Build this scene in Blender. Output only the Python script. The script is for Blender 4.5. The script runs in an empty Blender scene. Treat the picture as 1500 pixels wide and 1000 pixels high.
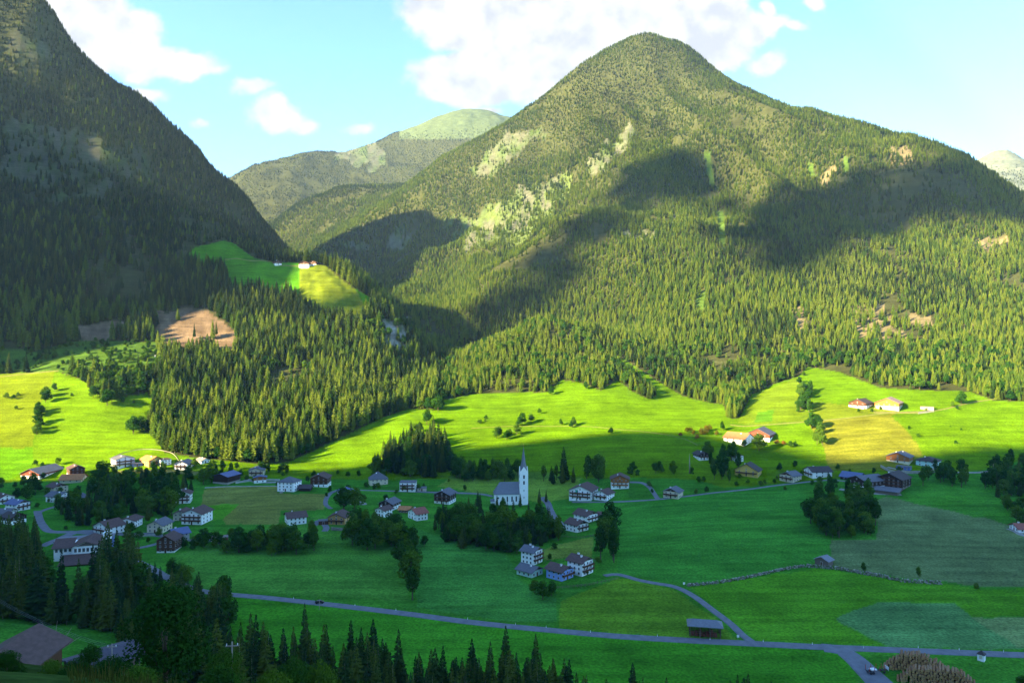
import bpy, bmesh, math, random
import numpy as np
from mathutils import Vector, Matrix
random.seed(11); RS = np.random.RandomState(5)
R = math.radians
scene = bpy.context.scene
COL = scene.collection
# ------------------------------------------------------------------ camera
cam_d = bpy.data.cameras.new('camera'); cam = bpy.data.objects.new('camera', cam_d); COL.objects.link(cam)
cam_d.sensor_width = 36.0; cam_d.lens = 36.0*1071/1500; cam_d.clip_start = .5; cam_d.clip_end = 30000
cam.location = (0,0,0); cam.rotation_euler = (R(90),0,0); scene.camera = cam
# ------------------------------------------------------------------ view
vs = scene.view_settings
scene.display_settings.display_device = 'sRGB'
vs.view_transform = 'Standard'; vs.look = 'None'; vs.exposure = 2.72; vs.gamma = 1.0; vs.use_curve_mapping = False
# ------------------------------------------------------------------ sun and sky
SUN_A, SUN_E = R(62), R(22)          # the light travels towards +x +y and down
SUN_DIR = Vector((math.sin(SUN_A)*math.cos(SUN_E), math.cos(SUN_A)*math.cos(SUN_E), -math.sin(SUN_E)))
sd = bpy.data.lights.new('sun','SUN'); sun = bpy.data.objects.new('sun', sd); COL.objects.link(sun)
sd.energy = 5.0; sd.angle = R(.53); sd.color = (1.0,.80,.45)
sun.rotation_euler = SUN_DIR.to_track_quat('-Z','Y').to_euler(); sun.location = (-800,-400,900)
world = bpy.data.worlds.new('World'); scene.world = world; world.use_nodes = True
SKY_STRENGTH = .083
# cloud masses by direction: (centre px, centre py, radius x, radius y) measured on the photograph's angles
CLOUDS = [(120,20,70,42),(170,55,75,48),(225,85,60,32),(275,93,50,22),(315,103,22,10),(100,75,50,40),
 (205,135,45,12),(370,133,34,14),(405,168,44,22),(440,182,26,12),(528,187,30,11),(290,180,14,7),
 (625,8,45,26),(690,25,80,50),(780,30,110,70),(690,110,85,40),(640,112,42,24),(770,110,90,36),(660,128,48,20),(880,40,90,70),(960,70,90,60),
 (1020,25,80,50),(1055,60,50,38),(1095,42,45,26),(1140,38,30,14),(1172,42,22,9),(1133,14,14,14),(1122,92,28,17),(1200,6,18,14),(715,155,24,9)]
def build_world():
    nt = world.node_tree; nt.nodes.clear(); N = nt.nodes.new; L = nt.links.new
    out = N('ShaderNodeOutputWorld'); bg = N('ShaderNodeBackground'); L(bg.outputs[0], out.inputs[0])
    sky = N('ShaderNodeTexSky'); sky.sky_type = 'NISHITA'; sky.sun_disc = False
    sky.sun_elevation = SUN_E; sky.sun_rotation = math.atan2(-SUN_DIR.x, -SUN_DIR.y); sky.altitude = 1200
    sky.air_density = 1.0; sky.dust_density = .25; sky.ozone_density = 2.2
    tc = N('ShaderNodeTexCoord'); sep = N('ShaderNodeSeparateXYZ'); L(tc.outputs['Generated'], sep.inputs[0])
    def m(op, a, b=None, clamp=False):
        n = N('ShaderNodeMath'); n.operation = op; n.use_clamp = clamp
        for i, v in enumerate((a, b)):
            if v is None: continue
            if isinstance(v, (int, float)): n.inputs[i].default_value = v
            else: L(v, n.inputs[i])
        return n.outputs[0]
    y = m('MAXIMUM', sep.outputs[1], .02)
    cx = N('ShaderNodeCombineXYZ'); L(m('DIVIDE', sep.outputs[0], y), cx.inputs[0]); L(m('DIVIDE', sep.outputs[2], y), cx.inputs[1])
    nz = N('ShaderNodeTexNoise'); nz.inputs['Scale'].default_value = 9; nz.inputs['Detail'].default_value = 7; nz.inputs['Roughness'].default_value = .6
    L(cx.outputs[0], nz.inputs['Vector'])
    wob = N('ShaderNodeVectorMath'); wob.operation = 'MULTIPLY_ADD'
    sub = N('ShaderNodeVectorMath'); sub.operation = 'SUBTRACT'; L(nz.outputs['Color'], sub.inputs[0]); sub.inputs[1].default_value = (.5,.5,.5)
    L(sub.outputs[0], wob.inputs[0]); wob.inputs[1].default_value = (.075,.06,0); L(cx.outputs[0], wob.inputs[2])
    dens = None
    for (px, py, rx, ry) in CLOUDS:
        s = N('ShaderNodeVectorMath'); s.operation = 'SUBTRACT'; L(wob.outputs[0], s.inputs[0]); s.inputs[1].default_value = ((px-750)/1071, (500-py)/1071, 0)
        d = N('ShaderNodeVectorMath'); d.operation = 'MULTIPLY'; L(s.outputs[0], d.inputs[0]); d.inputs[1].default_value = (1071/rx, 1071/ry, 0)
        ln = N('ShaderNodeVectorMath'); ln.operation = 'LENGTH'; L(d.outputs[0], ln.inputs[0])
        k = m('MULTIPLY', m('SUBTRACT', 1.2, ln.outputs['Value']), min(rx,ry)/30.0+.35)
        dens = k if dens is None else m('SMOOTH_MAX', dens, k)
        if dens is not k: dens.node.inputs[2].default_value = .25
    nz2 = N('ShaderNodeTexNoise'); nz2.inputs['Scale'].default_value = 26; nz2.inputs['Detail'].default_value = 6; L(cx.outputs[0], nz2.inputs['Vector'])
    dens = m('ADD', dens, m('MULTIPLY', m('SUBTRACT', nz2.outputs['Fac'], .5), .9))
    mr = N('ShaderNodeMapRange'); mr.interpolation_type = 'SMOOTHSTEP'; L(dens, mr.inputs[0]); mr.inputs[1].default_value = .0; mr.inputs[2].default_value = .6
    mask = m('MULTIPLY', mr.outputs[0], m('GREATER_THAN', sep.outputs[1], .05))
    cr = N('ShaderNodeValToRGB'); L(m('ADD', m('MULTIPLY', nz.outputs['Fac'], .5), m('MULTIPLY', nz2.outputs['Fac'], .5)), cr.inputs[0])
    cr.color_ramp.elements[0].position = .40; cr.color_ramp.elements[0].color = (1.40,1.44,1.57,1)
    cr.color_ramp.elements[1].position = .55; cr.color_ramp.elements[1].color = (2.02,1.98,1.96,1)
    mix = N('ShaderNodeMix'); mix.data_type = 'RGBA'; L(mask, mix.inputs[0]); tint = N('ShaderNodeMix'); tint.data_type='RGBA'; tint.blend_type='MULTIPLY'; tint.inputs[0].default_value=1; L(sky.outputs[0], tint.inputs[6]); tint.inputs[7].default_value=(.70,.92,1.04,1); L(tint.outputs[2], mix.inputs[6]); L(cr.outputs[0], mix.inputs[7])
    L(mix.outputs[2], bg.inputs[0]); bg.inputs[1].default_value = SKY_STRENGTH
build_world()
scene.cycles.use_denoising = True
scene.cycles.max_bounces = 6; scene.cycles.volume_bounces = 0; scene.cycles.transparent_max_bounces = 4
import numpy as np
F=1071.0
def P3(px,py,Y): return ((px-750)/F*Y, Y, (500-py)/F*Y)
# ---- layer A : valley floor, meadows, wooded hill, main mountain  (px, py, depth)
A_PTS=[
# foreground hillside (x,y,z) given below in A_XYZ
(300,866,372),(500,890,350),(700,912,330),(900,930,315),(1100,941,308),(1300,950,302),(1490,958,297),(1700,960,297),
(100,866,372),(-150,850,380),
(600,800,453),(425,715,600),(300,740,560),(100,770,490),(60,722,612),(-150,720,612),(-150,780,480),
(800,850,388),(900,760,520),(1060,790,452),(1207,826,408),(1350,852,378),(1500,858,372),(1700,850,380),
(1240,762,486),(1500,775,475),(1700,760,480),(1320,700,590),(960,730,560),(750,738,585),(690,745,560),(1100,715,590),
(520,702,655),(600,612,800),(680,655,715),(800,650,715),(760,582,870),(650,625,780),(850,560,900),(900,556,905),(1000,592,845),(1000,652,700),
(1090,655,702),(1100,595,815),(1180,542,930),(1265,597,785),(1400,585,800),(1500,588,785),(1700,590,770),(1400,640,692),(1200,682,640),(1350,678,640),(1500,690,630),(1700,690,620),
(400,690,690),(300,688,690),(460,655,745),
(800,470,1080),(720,505,1020),(880,490,1030),(650,570,905),(560,600,840),(900,535,960),(840,520,985),(800,486,1175),(720,518,1110),(865,505,1120),(640,560,960),
(1000,560,930),(1200,525,965),(1000,450,1130),(1300,450,1090),(1300,530,935),(1500,560,860),(1500,450,1060),(1700,450,1030),(1700,570,810),
(1500,300,1360),(1500,290,1395),(1400,247,1470),(1320,222,1560),(1250,202,1660),(1180,170,1760),(1100,140,1850),(1036,122,1990),(1030,98,2120),(1010,74,2160),(985,60,2190),(950,54,2220),(910,66,2215),(870,95,2190),(800,145,2200),(730,183,2290),
(1600,340,1290),(1700,380,1250),(1500,335,1700),(1500,390,2100),(1400,295,1800),(1320,265,1900),(1250,240,2000),(1180,198,2150),(1100,170,2300),(1035,140,2400),(960,95,2450),(1700,480,1900),(1700,430,1500),
(850,330,1450),(780,385,1330),(700,448,1225),(810,285,1740),(725,350,1640),(665,415,1460),(930,270,1600),(1060,330,1330),(1045,300,1490),
(1000,200,1780),(1100,230,1640),(1200,280,1480),(1350,330,1330),(1200,360,1280),(1000,310,1500),(900,310,1580),(900,200,1880),(950,130,2030),(800,215,1980),
(1080,400,1200),(930,400,1240),(820,400,1300),
(700,310,1900),(780,330,1660),(720,410,1400),(660,480,1200),(620,520,1090),(600,360,1900),(600,440,1400),
(560,300,2350),(650,230,2250),(500,330,2420),(470,360,2200),(540,420,1700),
(460,290,2650),(400,330,2800),
(560,560,930),(500,600,830),
]
A_XYZ=[
(0,0,-8),(60,0,-10),(200,0,-20),(500,0,-40),(-60,0,-4),(-250,0,10),(-600,0,0),
(0,60,-40),(120,60,-48),(300,60,-55),(-24,45,-20.5),(-15,45,-23),(-35,45,-20.5),(-31,64,-33),(-45,95,-46),(-75,60,-29),(-120,60,-25),(-300,80,-25),
(-80,128,-57),(-40,120,-60),(-20,100,-56),(-150,160,-66),(0,130,-82),(100,130,-88),(250,120,-88),(400,120,-85),
(60,200,-122),(-60,220,-120),(-150,240,-112),(-250,250,-105),(180,210,-124),(300,230,-125),(500,230,-125),(0,270,-127),(-150,300,-124),
(-400,500,-120),(-600,400,-118),(700,400,-122),(800,600,-100),(900,900,-20),
(2600,1000,50),(2200,1500,150),(2000,900,-40),(2800,1800,150),(1600,700,-90),(1500,300,-120),(2500,500,-80),
(1600,2300,350),(900,2800,700),(600,2800,800),(400,2600,900),(100,2700,700),(1200,2800,500),(2400,2400,100),(600,3200,600),(1500,3500,400),(-400,3400,550),(-700,3600,400),
(-600,1300,-100),(-900,1600,-150),(-500,900,-100),(-1000,1000,-150),(-700,700,-117),(-1500,1500,-200),(-800,2200,100),(-1500,3000,0),(-1500,600,-120),(-2500,800,-150),(-2500,2500,-100),
]
# ---- layer L : left meadow, larch/spruce wood, high meadow, left mountain
L_PTS=[
(0,695,655),(100,695,658),(200,680,672),(0,560,850),(100,556,850),(150,610,770),(220,600,800),(290,625,770),(60,620,752),(230,550,862),
(-150,700,655),(-150,560,850),(350,650,738),(420,660,735),
(0,520,925),(130,508,935),(235,512,935),(290,485,985),(310,520,940),(180,480,985),
(350,560,885),(420,600,815),(450,490,1000),(400,445,1060),(340,520,935),(520,560,905),(520,500,985),
(345,405,1100),(290,385,1150),(450,393,1130),(400,388,1135),(535,440,1060),(480,430,1070),(525,476,1010),(330,360,1200),(440,400,1120),
(580,470,1040),(600,520,1000),(585,560,930),(480,640,765),(550,600,845),
(0,14,1370),(45,17,1380),(82,42,1405),(97,78,1412),(120,97,1420),(200,148,1460),(260,200,1480),(300,240,1500),(340,275,1500),(400,342,1520),(440,372,1520),(480,392,1500),
(0,300,1150),(0,200,1230),(100,300,1170),(100,400,1060),(200,300,1240),(200,390,1105),(300,340,1240),(0,420,1010),(0,130,1290),(100,200,1260),(200,220,1320),(380,370,1260),
(-150,-90,1400),(-150,200,1180),(-150,400,1010),(-400,-110,1380),(-400,100,1150),(-400,400,950),(-400,560,800),(-400,700,650),
]
L_XYZ=[
# behind the ridge
(-1000,1650,520),(-820,1620,420),(-650,1680,300),(-480,1720,170),(-330,1680,60),(-400,1900,-50),(-250,1500,0),(-150,1250,-40),(-120,1100,-40),(-180,1200,30),(-900,2100,250),
(-130,950,-75),(-150,850,-100),(-220,740,-125),(0,900,-200),(0,1200,-200),(0,700,-220),(0,1600,-150),(-100,2000,-100),(-400,2400,-200),(-1000,2800,-100),
(-300,600,-140),(-600,560,-135),(-900,560,-140),(-100,550,-180),
(-1400,1800,600),(-1800,1400,560),(-2200,1200,500),(-1500,1000,150),(-2000,2000,500),
]
# ---- layer B : far ridge,  layer P : small far peak at the right
B_PTS=[(340,258,3600),(400,238,3750),(450,225,3850),(510,220,3950),(560,205,4100),(600,188,4200),(650,168,4350),(690,163,4450),(720,165,4500),(760,190,4550),(850,230,4500),
(400,300,3050),(340,300,3100),(450,270,3300),(520,260,3500),(600,230,3800),(300,285,3500),(250,330,3400),(420,330,2850),(600,260,3500)]
B_XYZ=[(-1500,4300,600),(-1000,4800,900),(-400,5200,1000),(200,5300,900),(-600,2600,100),(-200,3000,300),(300,3200,500),(1000,4800,900),(-1800,3300,200),(-1300,2500,0),(1200,3500,300)]
P_PTS=[(1400,260,4000),(1440,238,4000),(1472,221,4050),(1490,232,4050),(1520,255,4000),(1600,280,4000),(1500,250,3700),(1470,262,3500),(1440,280,3300),(1520,275,3300),(1650,330,3400)]
P_XYZ=[(2400,4600,600),(2800,4700,700),(3400,4600,600),(2400,2700,300),(3200,2900,300),(1800,4000,500),(4200,4000,300),(3000,5500,200),(1700,3000,0)]
def _tps_fit(pts,lam=1e-4):
    p=np.array(pts,float); X=p[:,:2]/1000.; z=p[:,2]/1000.
    n=len(X); d=np.sqrt(((X[:,None]-X[None])**2).sum(-1)); K=np.where(d>0,d*d*np.log(d+1e-12),0)
    K+=np.eye(n)*lam
    Q=np.c_[np.ones(n),X]; M=np.zeros((n+3,n+3)); M[:n,:n]=K; M[:n,n:]=Q; M[n:,:n]=Q.T
    s=np.linalg.solve(M,np.r_[z,0,0,0]); return X,s
def _tps_eval(fit,x,y):
    X,s=fit; x=np.asarray(x,float).ravel()/1000; y=np.asarray(y,float).ravel()/1000
    out=np.empty(len(x)); n=len(X)
    for i in range(0,len(x),100000):
        a=x[i:i+100000]; b=y[i:i+100000]
        r2=(a[:,None]-X[None,:,0])**2+(b[:,None]-X[None,:,1])**2
        U=0.5*r2*np.log(r2+1e-18)
        out[i:i+100000]=U@s[:n]+s[n]+s[n+1]*a+s[n+2]*b
    return out*1000
def _pts(pp,xyz): return [P3(*q) for q in pp]+list(xyz)
FITS={k:_tps_fit(_pts(a,b)) for k,a,b in (('A',A_PTS,A_XYZ),('L',L_PTS,L_XYZ),('B',B_PTS,B_XYZ),('P',P_PTS,P_XYZ))}
# ---- value noise fBm
_rs=np.random.RandomState(7); _LAT=_rs.rand(256,256).astype(np.float64)
def vnoise(x,y):
    xi=np.floor(x).astype(np.int64); yi=np.floor(y).astype(np.int64); fx=x-xi; fy=y-yi
    fx=fx*fx*fx*(fx*(fx*6-15)+10); fy=fy*fy*fy*(fy*(fy*6-15)+10)
    g=lambda a,b:_LAT[a&255,b&255]
    return (g(xi,yi)*(1-fx)+g(xi+1,yi)*fx)*(1-fy)+(g(xi,yi+1)*(1-fx)+g(xi+1,yi+1)*fx)*fy
def fbm(x,y,sc,oct=4,gain=.5):
    v=0;a=1;t=0
    for o in range(oct):
        v=v+a*(vnoise(x/sc+o*17.3,y/sc+o*9.7)-.5); t+=a; a*=gain; sc=sc/2.03
    return v/t
def sst(a,b,v):
    t=np.clip((v-a)/(b-a),0,1); return t*t*(3-2*t)
def height(x,y,base=False):
    x=np.asarray(x,float); sh=x.shape; x=x.ravel(); y=np.asarray(y,float).ravel()
    a=_tps_eval(FITS['A'],x,y); l=_tps_eval(FITS['L'],x,y); b=_tps_eval(FITS['B'],x,y); p=_tps_eval(FITS['P'],x,y)
    b=np.where((y>2300),b,-400); b=np.where(x<1500,b,-400)
    p=np.where((y>2500)&(x>1500),p,-400)
    l=np.where(y>450,l,-400)
    k=24.
    z=np.maximum(a,l); dl=np.abs(a-l); z=z+np.where(dl<k,(k-dl)**2/(4*k),0)
    z=np.maximum(z,np.maximum(b,p))
    if not base:
        # rough mountain relief, fading to nothing on the meadows and the valley floor
        m=sst(-10,160,z)*sst(850,1150,y)
        rg=1-2*np.abs(fbm(x*1.0+y*.25,y*.55-x*.1,260,4,.5))*2.2
        z=z+m*(74*fbm(x,y,330,4)*(.45+.55*sst(1000,2000,y))+46*(rg-.62)*sst(1000,1500,y))*(1-.75*sst(1900,2150,y)) + 13*m*fbm(x+500,y,60,3)
        z=z+sst(380,600,y)*(1-m)*3.0*fbm(x,y,90,2)
    return z.reshape(sh)
# ------------------------------------------------------------------ helpers
def tag(o, label=None, cat=None, group=None, kind=None):
    if label: o['label'] = label
    if cat: o['category'] = cat
    if group: o['group'] = group
    if kind: o['kind'] = kind
    return o
def link(name, me, parent=None, loc=None, rz=None):
    o = bpy.data.objects.new(name, me); COL.objects.link(o)
    if parent is not None: o.parent = parent
    if loc is not None: o.location = loc
    if rz is not None: o.rotation_euler = (0,0,rz)
    return o
def empty(name, loc, rz=0.0):
    o = bpy.data.objects.new(name, None); COL.objects.link(o); o.location = loc; o.rotation_euler = (0,0,rz); o.empty_display_size = .5
    return o
def copy_tree(o, parent=None):
    c = o.copy(); COL.objects.link(c)
    if parent is not None: c.parent = parent
    for ch in list(o.children): copy_tree(ch, c)
    return c
def np_mesh(name, V, Fq, mats=(), smooth=False, mi=None):
    """quads (n,4) or tris (n,3) from numpy"""
    V = np.asarray(V, np.float32); Fq = np.asarray(Fq, np.int32); k = Fq.shape[1]; n = len(Fq)
    me = bpy.data.meshes.new(name); me.vertices.add(len(V)); me.vertices.foreach_set('co', V.ravel())
    me.loops.add(n*k); me.loops.foreach_set('vertex_index', Fq.ravel())
    me.polygons.add(n); me.polygons.foreach_set('loop_start', np.arange(0, n*k, k, dtype=np.int32))
    if mi is not None: me.polygons.foreach_set('material_index', np.asarray(mi, np.int32))
    for m in mats: me.materials.append(m)
    me.update(calc_edges=True); me.validate()
    me.polygons.foreach_set('use_smooth', np.full(n, bool(smooth)))
    return me
class MB:
    def __init__(s): s.v=[]; s.f=[]; s.m=[]
    def face(s, pts, m=0):
        i=len(s.v); s.v += [tuple(p) for p in pts]; s.f.append(tuple(range(i,i+len(pts)))); s.m.append(m); return s
    def box(s, x0,x1,y0,y1,z0,z1, m=0):
        i=len(s.v); s.v += [(x,y,z) for z in (z0,z1) for (x,y) in ((x0,y0),(x1,y0),(x1,y1),(x0,y1))]
        for q in ((3,2,1,0),(4,5,6,7),(0,1,5,4),(1,2,6,5),(2,3,7,6),(3,0,4,7)): s.f.append(tuple(i+k for k in q)); s.m.append(m)
        return s
    def extrude(s, poly, a, b, m=0):
        """poly and matching offset vectors: prism from ring a (list of 3d) to ring b"""
        n=len(a); i=len(s.v); s.v += [tuple(p) for p in a]+[tuple(p) for p in b]
        s.f.append(tuple(i+k for k in range(n))[::-1]); s.m.append(m); s.f.append(tuple(i+n+k for k in range(n))); s.m.append(m)
        for k in range(n): s.f.append((i+k, i+(k+1)%n, i+n+(k+1)%n, i+n+k)); s.m.append(m)
        return s
    def tube(s, pts, rad, n=6, m=0, cap=True):
        pts=[Vector(p) for p in pts]; rings=[]
        for k,p in enumerate(pts):
            d=(pts[min(k+1,len(pts)-1)]-pts[max(k-1,0)]).normalized(); a=d.orthogonal().normalized(); b=d.cross(a)
            r=rad[k] if hasattr(rad,'__len__') else rad; i=len(s.v)
            for j in range(n):
                t=2*math.pi*j/n; s.v.append(tuple(p+r*(math.cos(t)*a+math.sin(t)*b)))
            rings.append(i)
        for k in range(len(rings)-1):
            for j in range(n): s.f.append((rings[k]+j, rings[k]+(j+1)%n, rings[k+1]+(j+1)%n, rings[k+1]+j)); s.m.append(m)
        if cap:
            s.f.append(tuple(rings[0]+j for j in range(n))[::-1]); s.m.append(m); s.f.append(tuple(rings[-1]+j for j in range(n))); s.m.append(m)
        return s
    def mesh(s, name, mats, smooth=False):
        me=bpy.data.meshes.new(name); me.from_pydata(s.v, [], s.f)
        if not isinstance(mats,(list,tuple)): mats=[mats]
        for q in mats: me.materials.append(q)
        me.polygons.foreach_set('material_index', np.array(s.m,np.int32))
        if smooth: me.polygons.foreach_set('use_smooth', np.full(len(s.f),True))
        me.update(); return me
    def build(s, name, mats, parent=None, smooth=False): return link(name, s.mesh(name, mats, smooth), parent)

# ------------------------------------------------------------------ materials
_M = {}
def mat(name, col, rough=.85, var=.18, scale=1.5, spec=.25, stretch=None, metal=0.0, bump=0.0):
    if name in _M: return _M[name]
    m = bpy.data.materials.new(name); m.use_nodes = True; nt = m.node_tree; b = nt.nodes['Principled BSDF']
    b.inputs['Roughness'].default_value = rough; b.inputs['Specular IOR Level'].default_value = spec; b.inputs['Metallic'].default_value = metal
    tc = nt.nodes.new('ShaderNodeTexCoord'); vec = tc.outputs['Object']
    if stretch:
        mp = nt.nodes.new('ShaderNodeMapping'); mp.inputs['Scale'].default_value = stretch; nt.links.new(vec, mp.inputs[0]); vec = mp.outputs[0]
    nz = nt.nodes.new('ShaderNodeTexNoise'); nz.inputs['Scale'].default_value = scale; nz.inputs['Detail'].default_value = 5; nt.links.new(vec, nz.inputs['Vector'])
    mr = nt.nodes.new('ShaderNodeMapRange'); mr.inputs[1].default_value=.3; mr.inputs[2].default_value=.7; mr.inputs[3].default_value=1-var; mr.inputs[4].default_value=1+var
    nt.links.new(nz.outputs['Fac'], mr.inputs[0])
    vm = nt.nodes.new('ShaderNodeVectorMath'); vm.operation='SCALE'; vm.inputs[0].default_value = col[:3]; nt.links.new(mr.outputs[0], vm.inputs['Scale'])
    nt.links.new(vm.outputs[0], b.inputs['Base Color'])
    if bump:
        bp = nt.nodes.new('ShaderNodeBump'); bp.inputs['Strength'].default_value = bump; bp.inputs['Distance'].default_value=.1
        nt.links.new(nz.outputs['Fac'], bp.inputs['Height']); nt.links.new(bp.outputs[0], b.inputs['Normal'])
    _M[name] = m; return m
def leaf_mat(name, c1, c2, c3, transl=.25, per='random'):
    """foliage: three leaf tints, mixed per tree and per clump"""
    if name in _M: return _M[name]
    m = bpy.data.materials.new(name); m.use_nodes = True; nt = m.node_tree; nt.nodes.clear(); N = nt.nodes.new; L = nt.links.new
    out=N('ShaderNodeOutputMaterial'); oi=N('ShaderNodeObjectInfo'); tc=N('ShaderNodeTexCoord')
    nz=N('ShaderNodeTexNoise'); nz.inputs['Scale'].default_value=.55; nz.inputs['Detail'].default_value=3; L(tc.outputs['Object'], nz.inputs['Vector'])
    ad=N('ShaderNodeMath'); ad.operation='MULTIPLY_ADD'; L(nz.outputs['Fac'], ad.inputs[0]); ad.inputs[1].default_value=1.0; 
    sb=N('ShaderNodeMath'); sb.operation='SUBTRACT'; L(oi.outputs['Random'], sb.inputs[0]); sb.inputs[1].default_value=.5; L(sb.outputs[0], ad.inputs[2])
    cr=N('ShaderNodeValToRGB'); L(ad.outputs[0], cr.inputs[0]); e=cr.color_ramp.elements
    e[0].position=.05; e[0].color=(*c1,1); e[1].position=.95; e[1].color=(*c3,1); x=e.new(.5); x.color=(*c2,1)
    d=N('ShaderNodeBsdfDiffuse'); t=N('ShaderNodeBsdfTranslucent'); mx=N('ShaderNodeMixShader'); mx.inputs[0].default_value=transl
    L(cr.outputs[0], d.inputs[0]); L(cr.outputs[0], t.inputs[0]); L(d.outputs[0], mx.inputs[1]); L(t.outputs[0], mx.inputs[2]); L(mx.outputs[0], out.inputs[0])
    _M[name]=m; return m
# ------------------------------------------------------------------ terrain mesh
def inpoly(poly, x, y):
    p=np.array(poly,float); r=np.zeros(x.shape,bool); j=len(p)-1
    bx=(x>=p[:,0].min())&(x<=p[:,0].max())&(y>=p[:,1].min())&(y<=p[:,1].max())
    for i in range(len(p)):
        c=((p[i,1]>y)!=(p[j,1]>y)); xx=(p[j,0]-p[i,0])*(y-p[i,1])/(p[j,1]-p[i,1]+1e-12)+p[i,0]
        r^=c&(x<xx); j=i
    return r&bx
UX = np.concatenate([-np.geomspace(3.2,.86,26)[:-1], np.linspace(-.86,.86,921), np.geomspace(.86,3.2,26)[1:]])
YS = np.concatenate([[-60,-25,0,6,12], np.geomspace(18,5400,1080)])
YSAFE = np.maximum(YS, 6.)
GX = UX[None,:]*np.maximum(YS,60.)[:,None]*np.where(YS<60,1.0,1.0)[:,None]
GX = UX[None,:]*np.where(YS[:,None]<18, 18., YS[:,None]); GY = np.broadcast_to(YS[:,None], GX.shape)
GZ = height(GX, GY)
# running horizon along each column of sight: what a person standing at the viewpoint can see of the land
ELEV = GZ[5:]/YS[5:,None]; HOR = np.maximum.accumulate(ELEV, 0)
YV = YS[5:]
def horizon(x, y):
    u=x/y; ci=np.clip(np.searchsorted(UX,u),0,len(UX)-1); ri=np.clip(np.searchsorted(YV,y)-1,0,len(YV)-1)
    return HOR[ri,ci]
def ground(x, y): return float(height(np.array([x],float), np.array([y],float))[0])
_LY = np.log(YV)
def at(px, py, Y=None):
    """where a line of sight meets the land -> (x,y,z)"""
    u=(px-750)/F; t=(500-py)/F
    ci=np.clip(np.searchsorted(UX,u),1,len(UX)-1); w=(u-UX[ci-1])/(UX[ci]-UX[ci-1])
    h=HOR[:,ci-1]*(1-w)+HOR[:,ci]*w
    i=int(np.clip(np.searchsorted(h,t),1,len(YV)-1)); e0,e1=h[i-1],h[i]
    f=min(max((t-e0)/max(e1-e0,1e-9),0),1); y=YV[i-1]+(YV[i]-YV[i-1])*f
    if Y is not None: y=Y
    x=u*y
    return Vector((x,y,ground(x,y)))

# ---- what grows where (outlines followed on the land)
EDGE = [(-400,548),(0,548),(80,543),(120,556),(150,590),(215,575),(232,590),(215,630),(240,662),(300,672),(380,680),(420,678),(470,655),(510,636),(560,612),(600,598),(630,600),(650,586),(690,577),(760,574),(800,575),(822,556),(850,560),(880,572),(905,556),(925,573),(950,584),(962,580),(925,548),(895,520),(912,525),(960,556),(1000,580),(1040,590),(1060,592),(1065,612),(1083,612),(1100,578),(1140,560),(1170,551),(1183,537),(1230,545),(1290,568),(1370,572),(1420,573),(1455,586),(1500,588),(1900,590)]
OPEN = EDGE+[(1900,2000),(-400,2000)]
HAY=EDGE+[(1900,680),(1500,672),(1440,688),(1400,692),(1300,694),(1210,702),(1150,708),(1060,714),(1020,702),(930,699),(800,702),(660,700),(560,703),(400,700),(300,702),(180,702),(0,706),(-400,706)]
HIGH_MEADOW = [(265,388),(285,362),(330,352),(345,358),(372,378),(400,384),(440,384),(478,390),(515,420),(546,437),(540,450),(524,478),(500,470),(470,462),(440,446),(428,434),(380,428),(335,425),(330,398),(300,390)]
CLEARCUT = [[(222,458),(262,450),(305,455),(350,485),(356,500),(340,520),(322,528),(300,512),(240,520),(226,490)],[(100,484),(150,470),(190,474),(188,492),(150,498),(108,500)]]
SHRUBBAND = [(-50,505),(60,515),(100,500),(230,500),(235,545),(120,552),(80,543),(-50,550)]
ROCKS = [[(692,240),(715,212),(745,192),(798,174),(803,188),(770,215),(745,240),(722,262),(700,262)],[(668,352),(690,318),(705,300),(745,300),(778,262),(800,270),(828,248),(846,262),(800,305),(770,335),(730,352),(690,362)],
 [(862,240),(885,205),(925,182),(936,190),(905,228),(880,250)],[(480,362),(530,345),(545,352),(500,372)],[(560,352),(600,338),(612,345),(575,366)],
 [(0,190),(60,180),(130,190),(200,225),(235,255),(150,262),(60,268),(0,262)],[(20,45),(70,48),(88,78),(50,92),(10,75)],[(30,280),(90,275),(180,270),(170,285),(60,300)],
 [(558,468),(580,462),(600,485),(609,505),(606,535),(585,515),(566,500)],[(478,590),(500,585),(505,605),(485,610)],[(515,195),(530,190),(560,240),(545,250),(500,235)],
 [(900,335),(960,330),(975,340),(915,345)],[(985,310),(1000,312),(1000,330),(988,330)]]
CLEAR = [[(1240,452),(1290,446),(1312,470),(1312,508),(1275,505),(1252,490)],[(1155,462),(1178,460),(1182,482),(1158,484)],[(1400,470),(1430,462),(1438,488),(1410,490)],[(1438,345),(1470,338),(1482,360),(1462,372),(1440,366)],
 [(1190,250),(1215,238),(1222,262),(1200,270)],[(1300,215),(1330,212),(1330,235),(1308,235)],[(1325,450),(1370,455),(1365,478),(1330,470)]]
STRIP = [[(1030,222),(1040,222),(1048,272),(1040,275)],[(1050,310),(1060,310),(1064,360),(1054,360)],[(1020,425),(1034,425),(1030,458),(1020,458)],[(1182,238),(1190,238),(1196,262),(1186,262)],[(1236,230),(1243,230),(1243,252),(1236,252)]]
SCRUB = [[(660,330),(720,300),(790,290),(835,250),(850,262),(780,340),(700,370)]]
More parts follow.
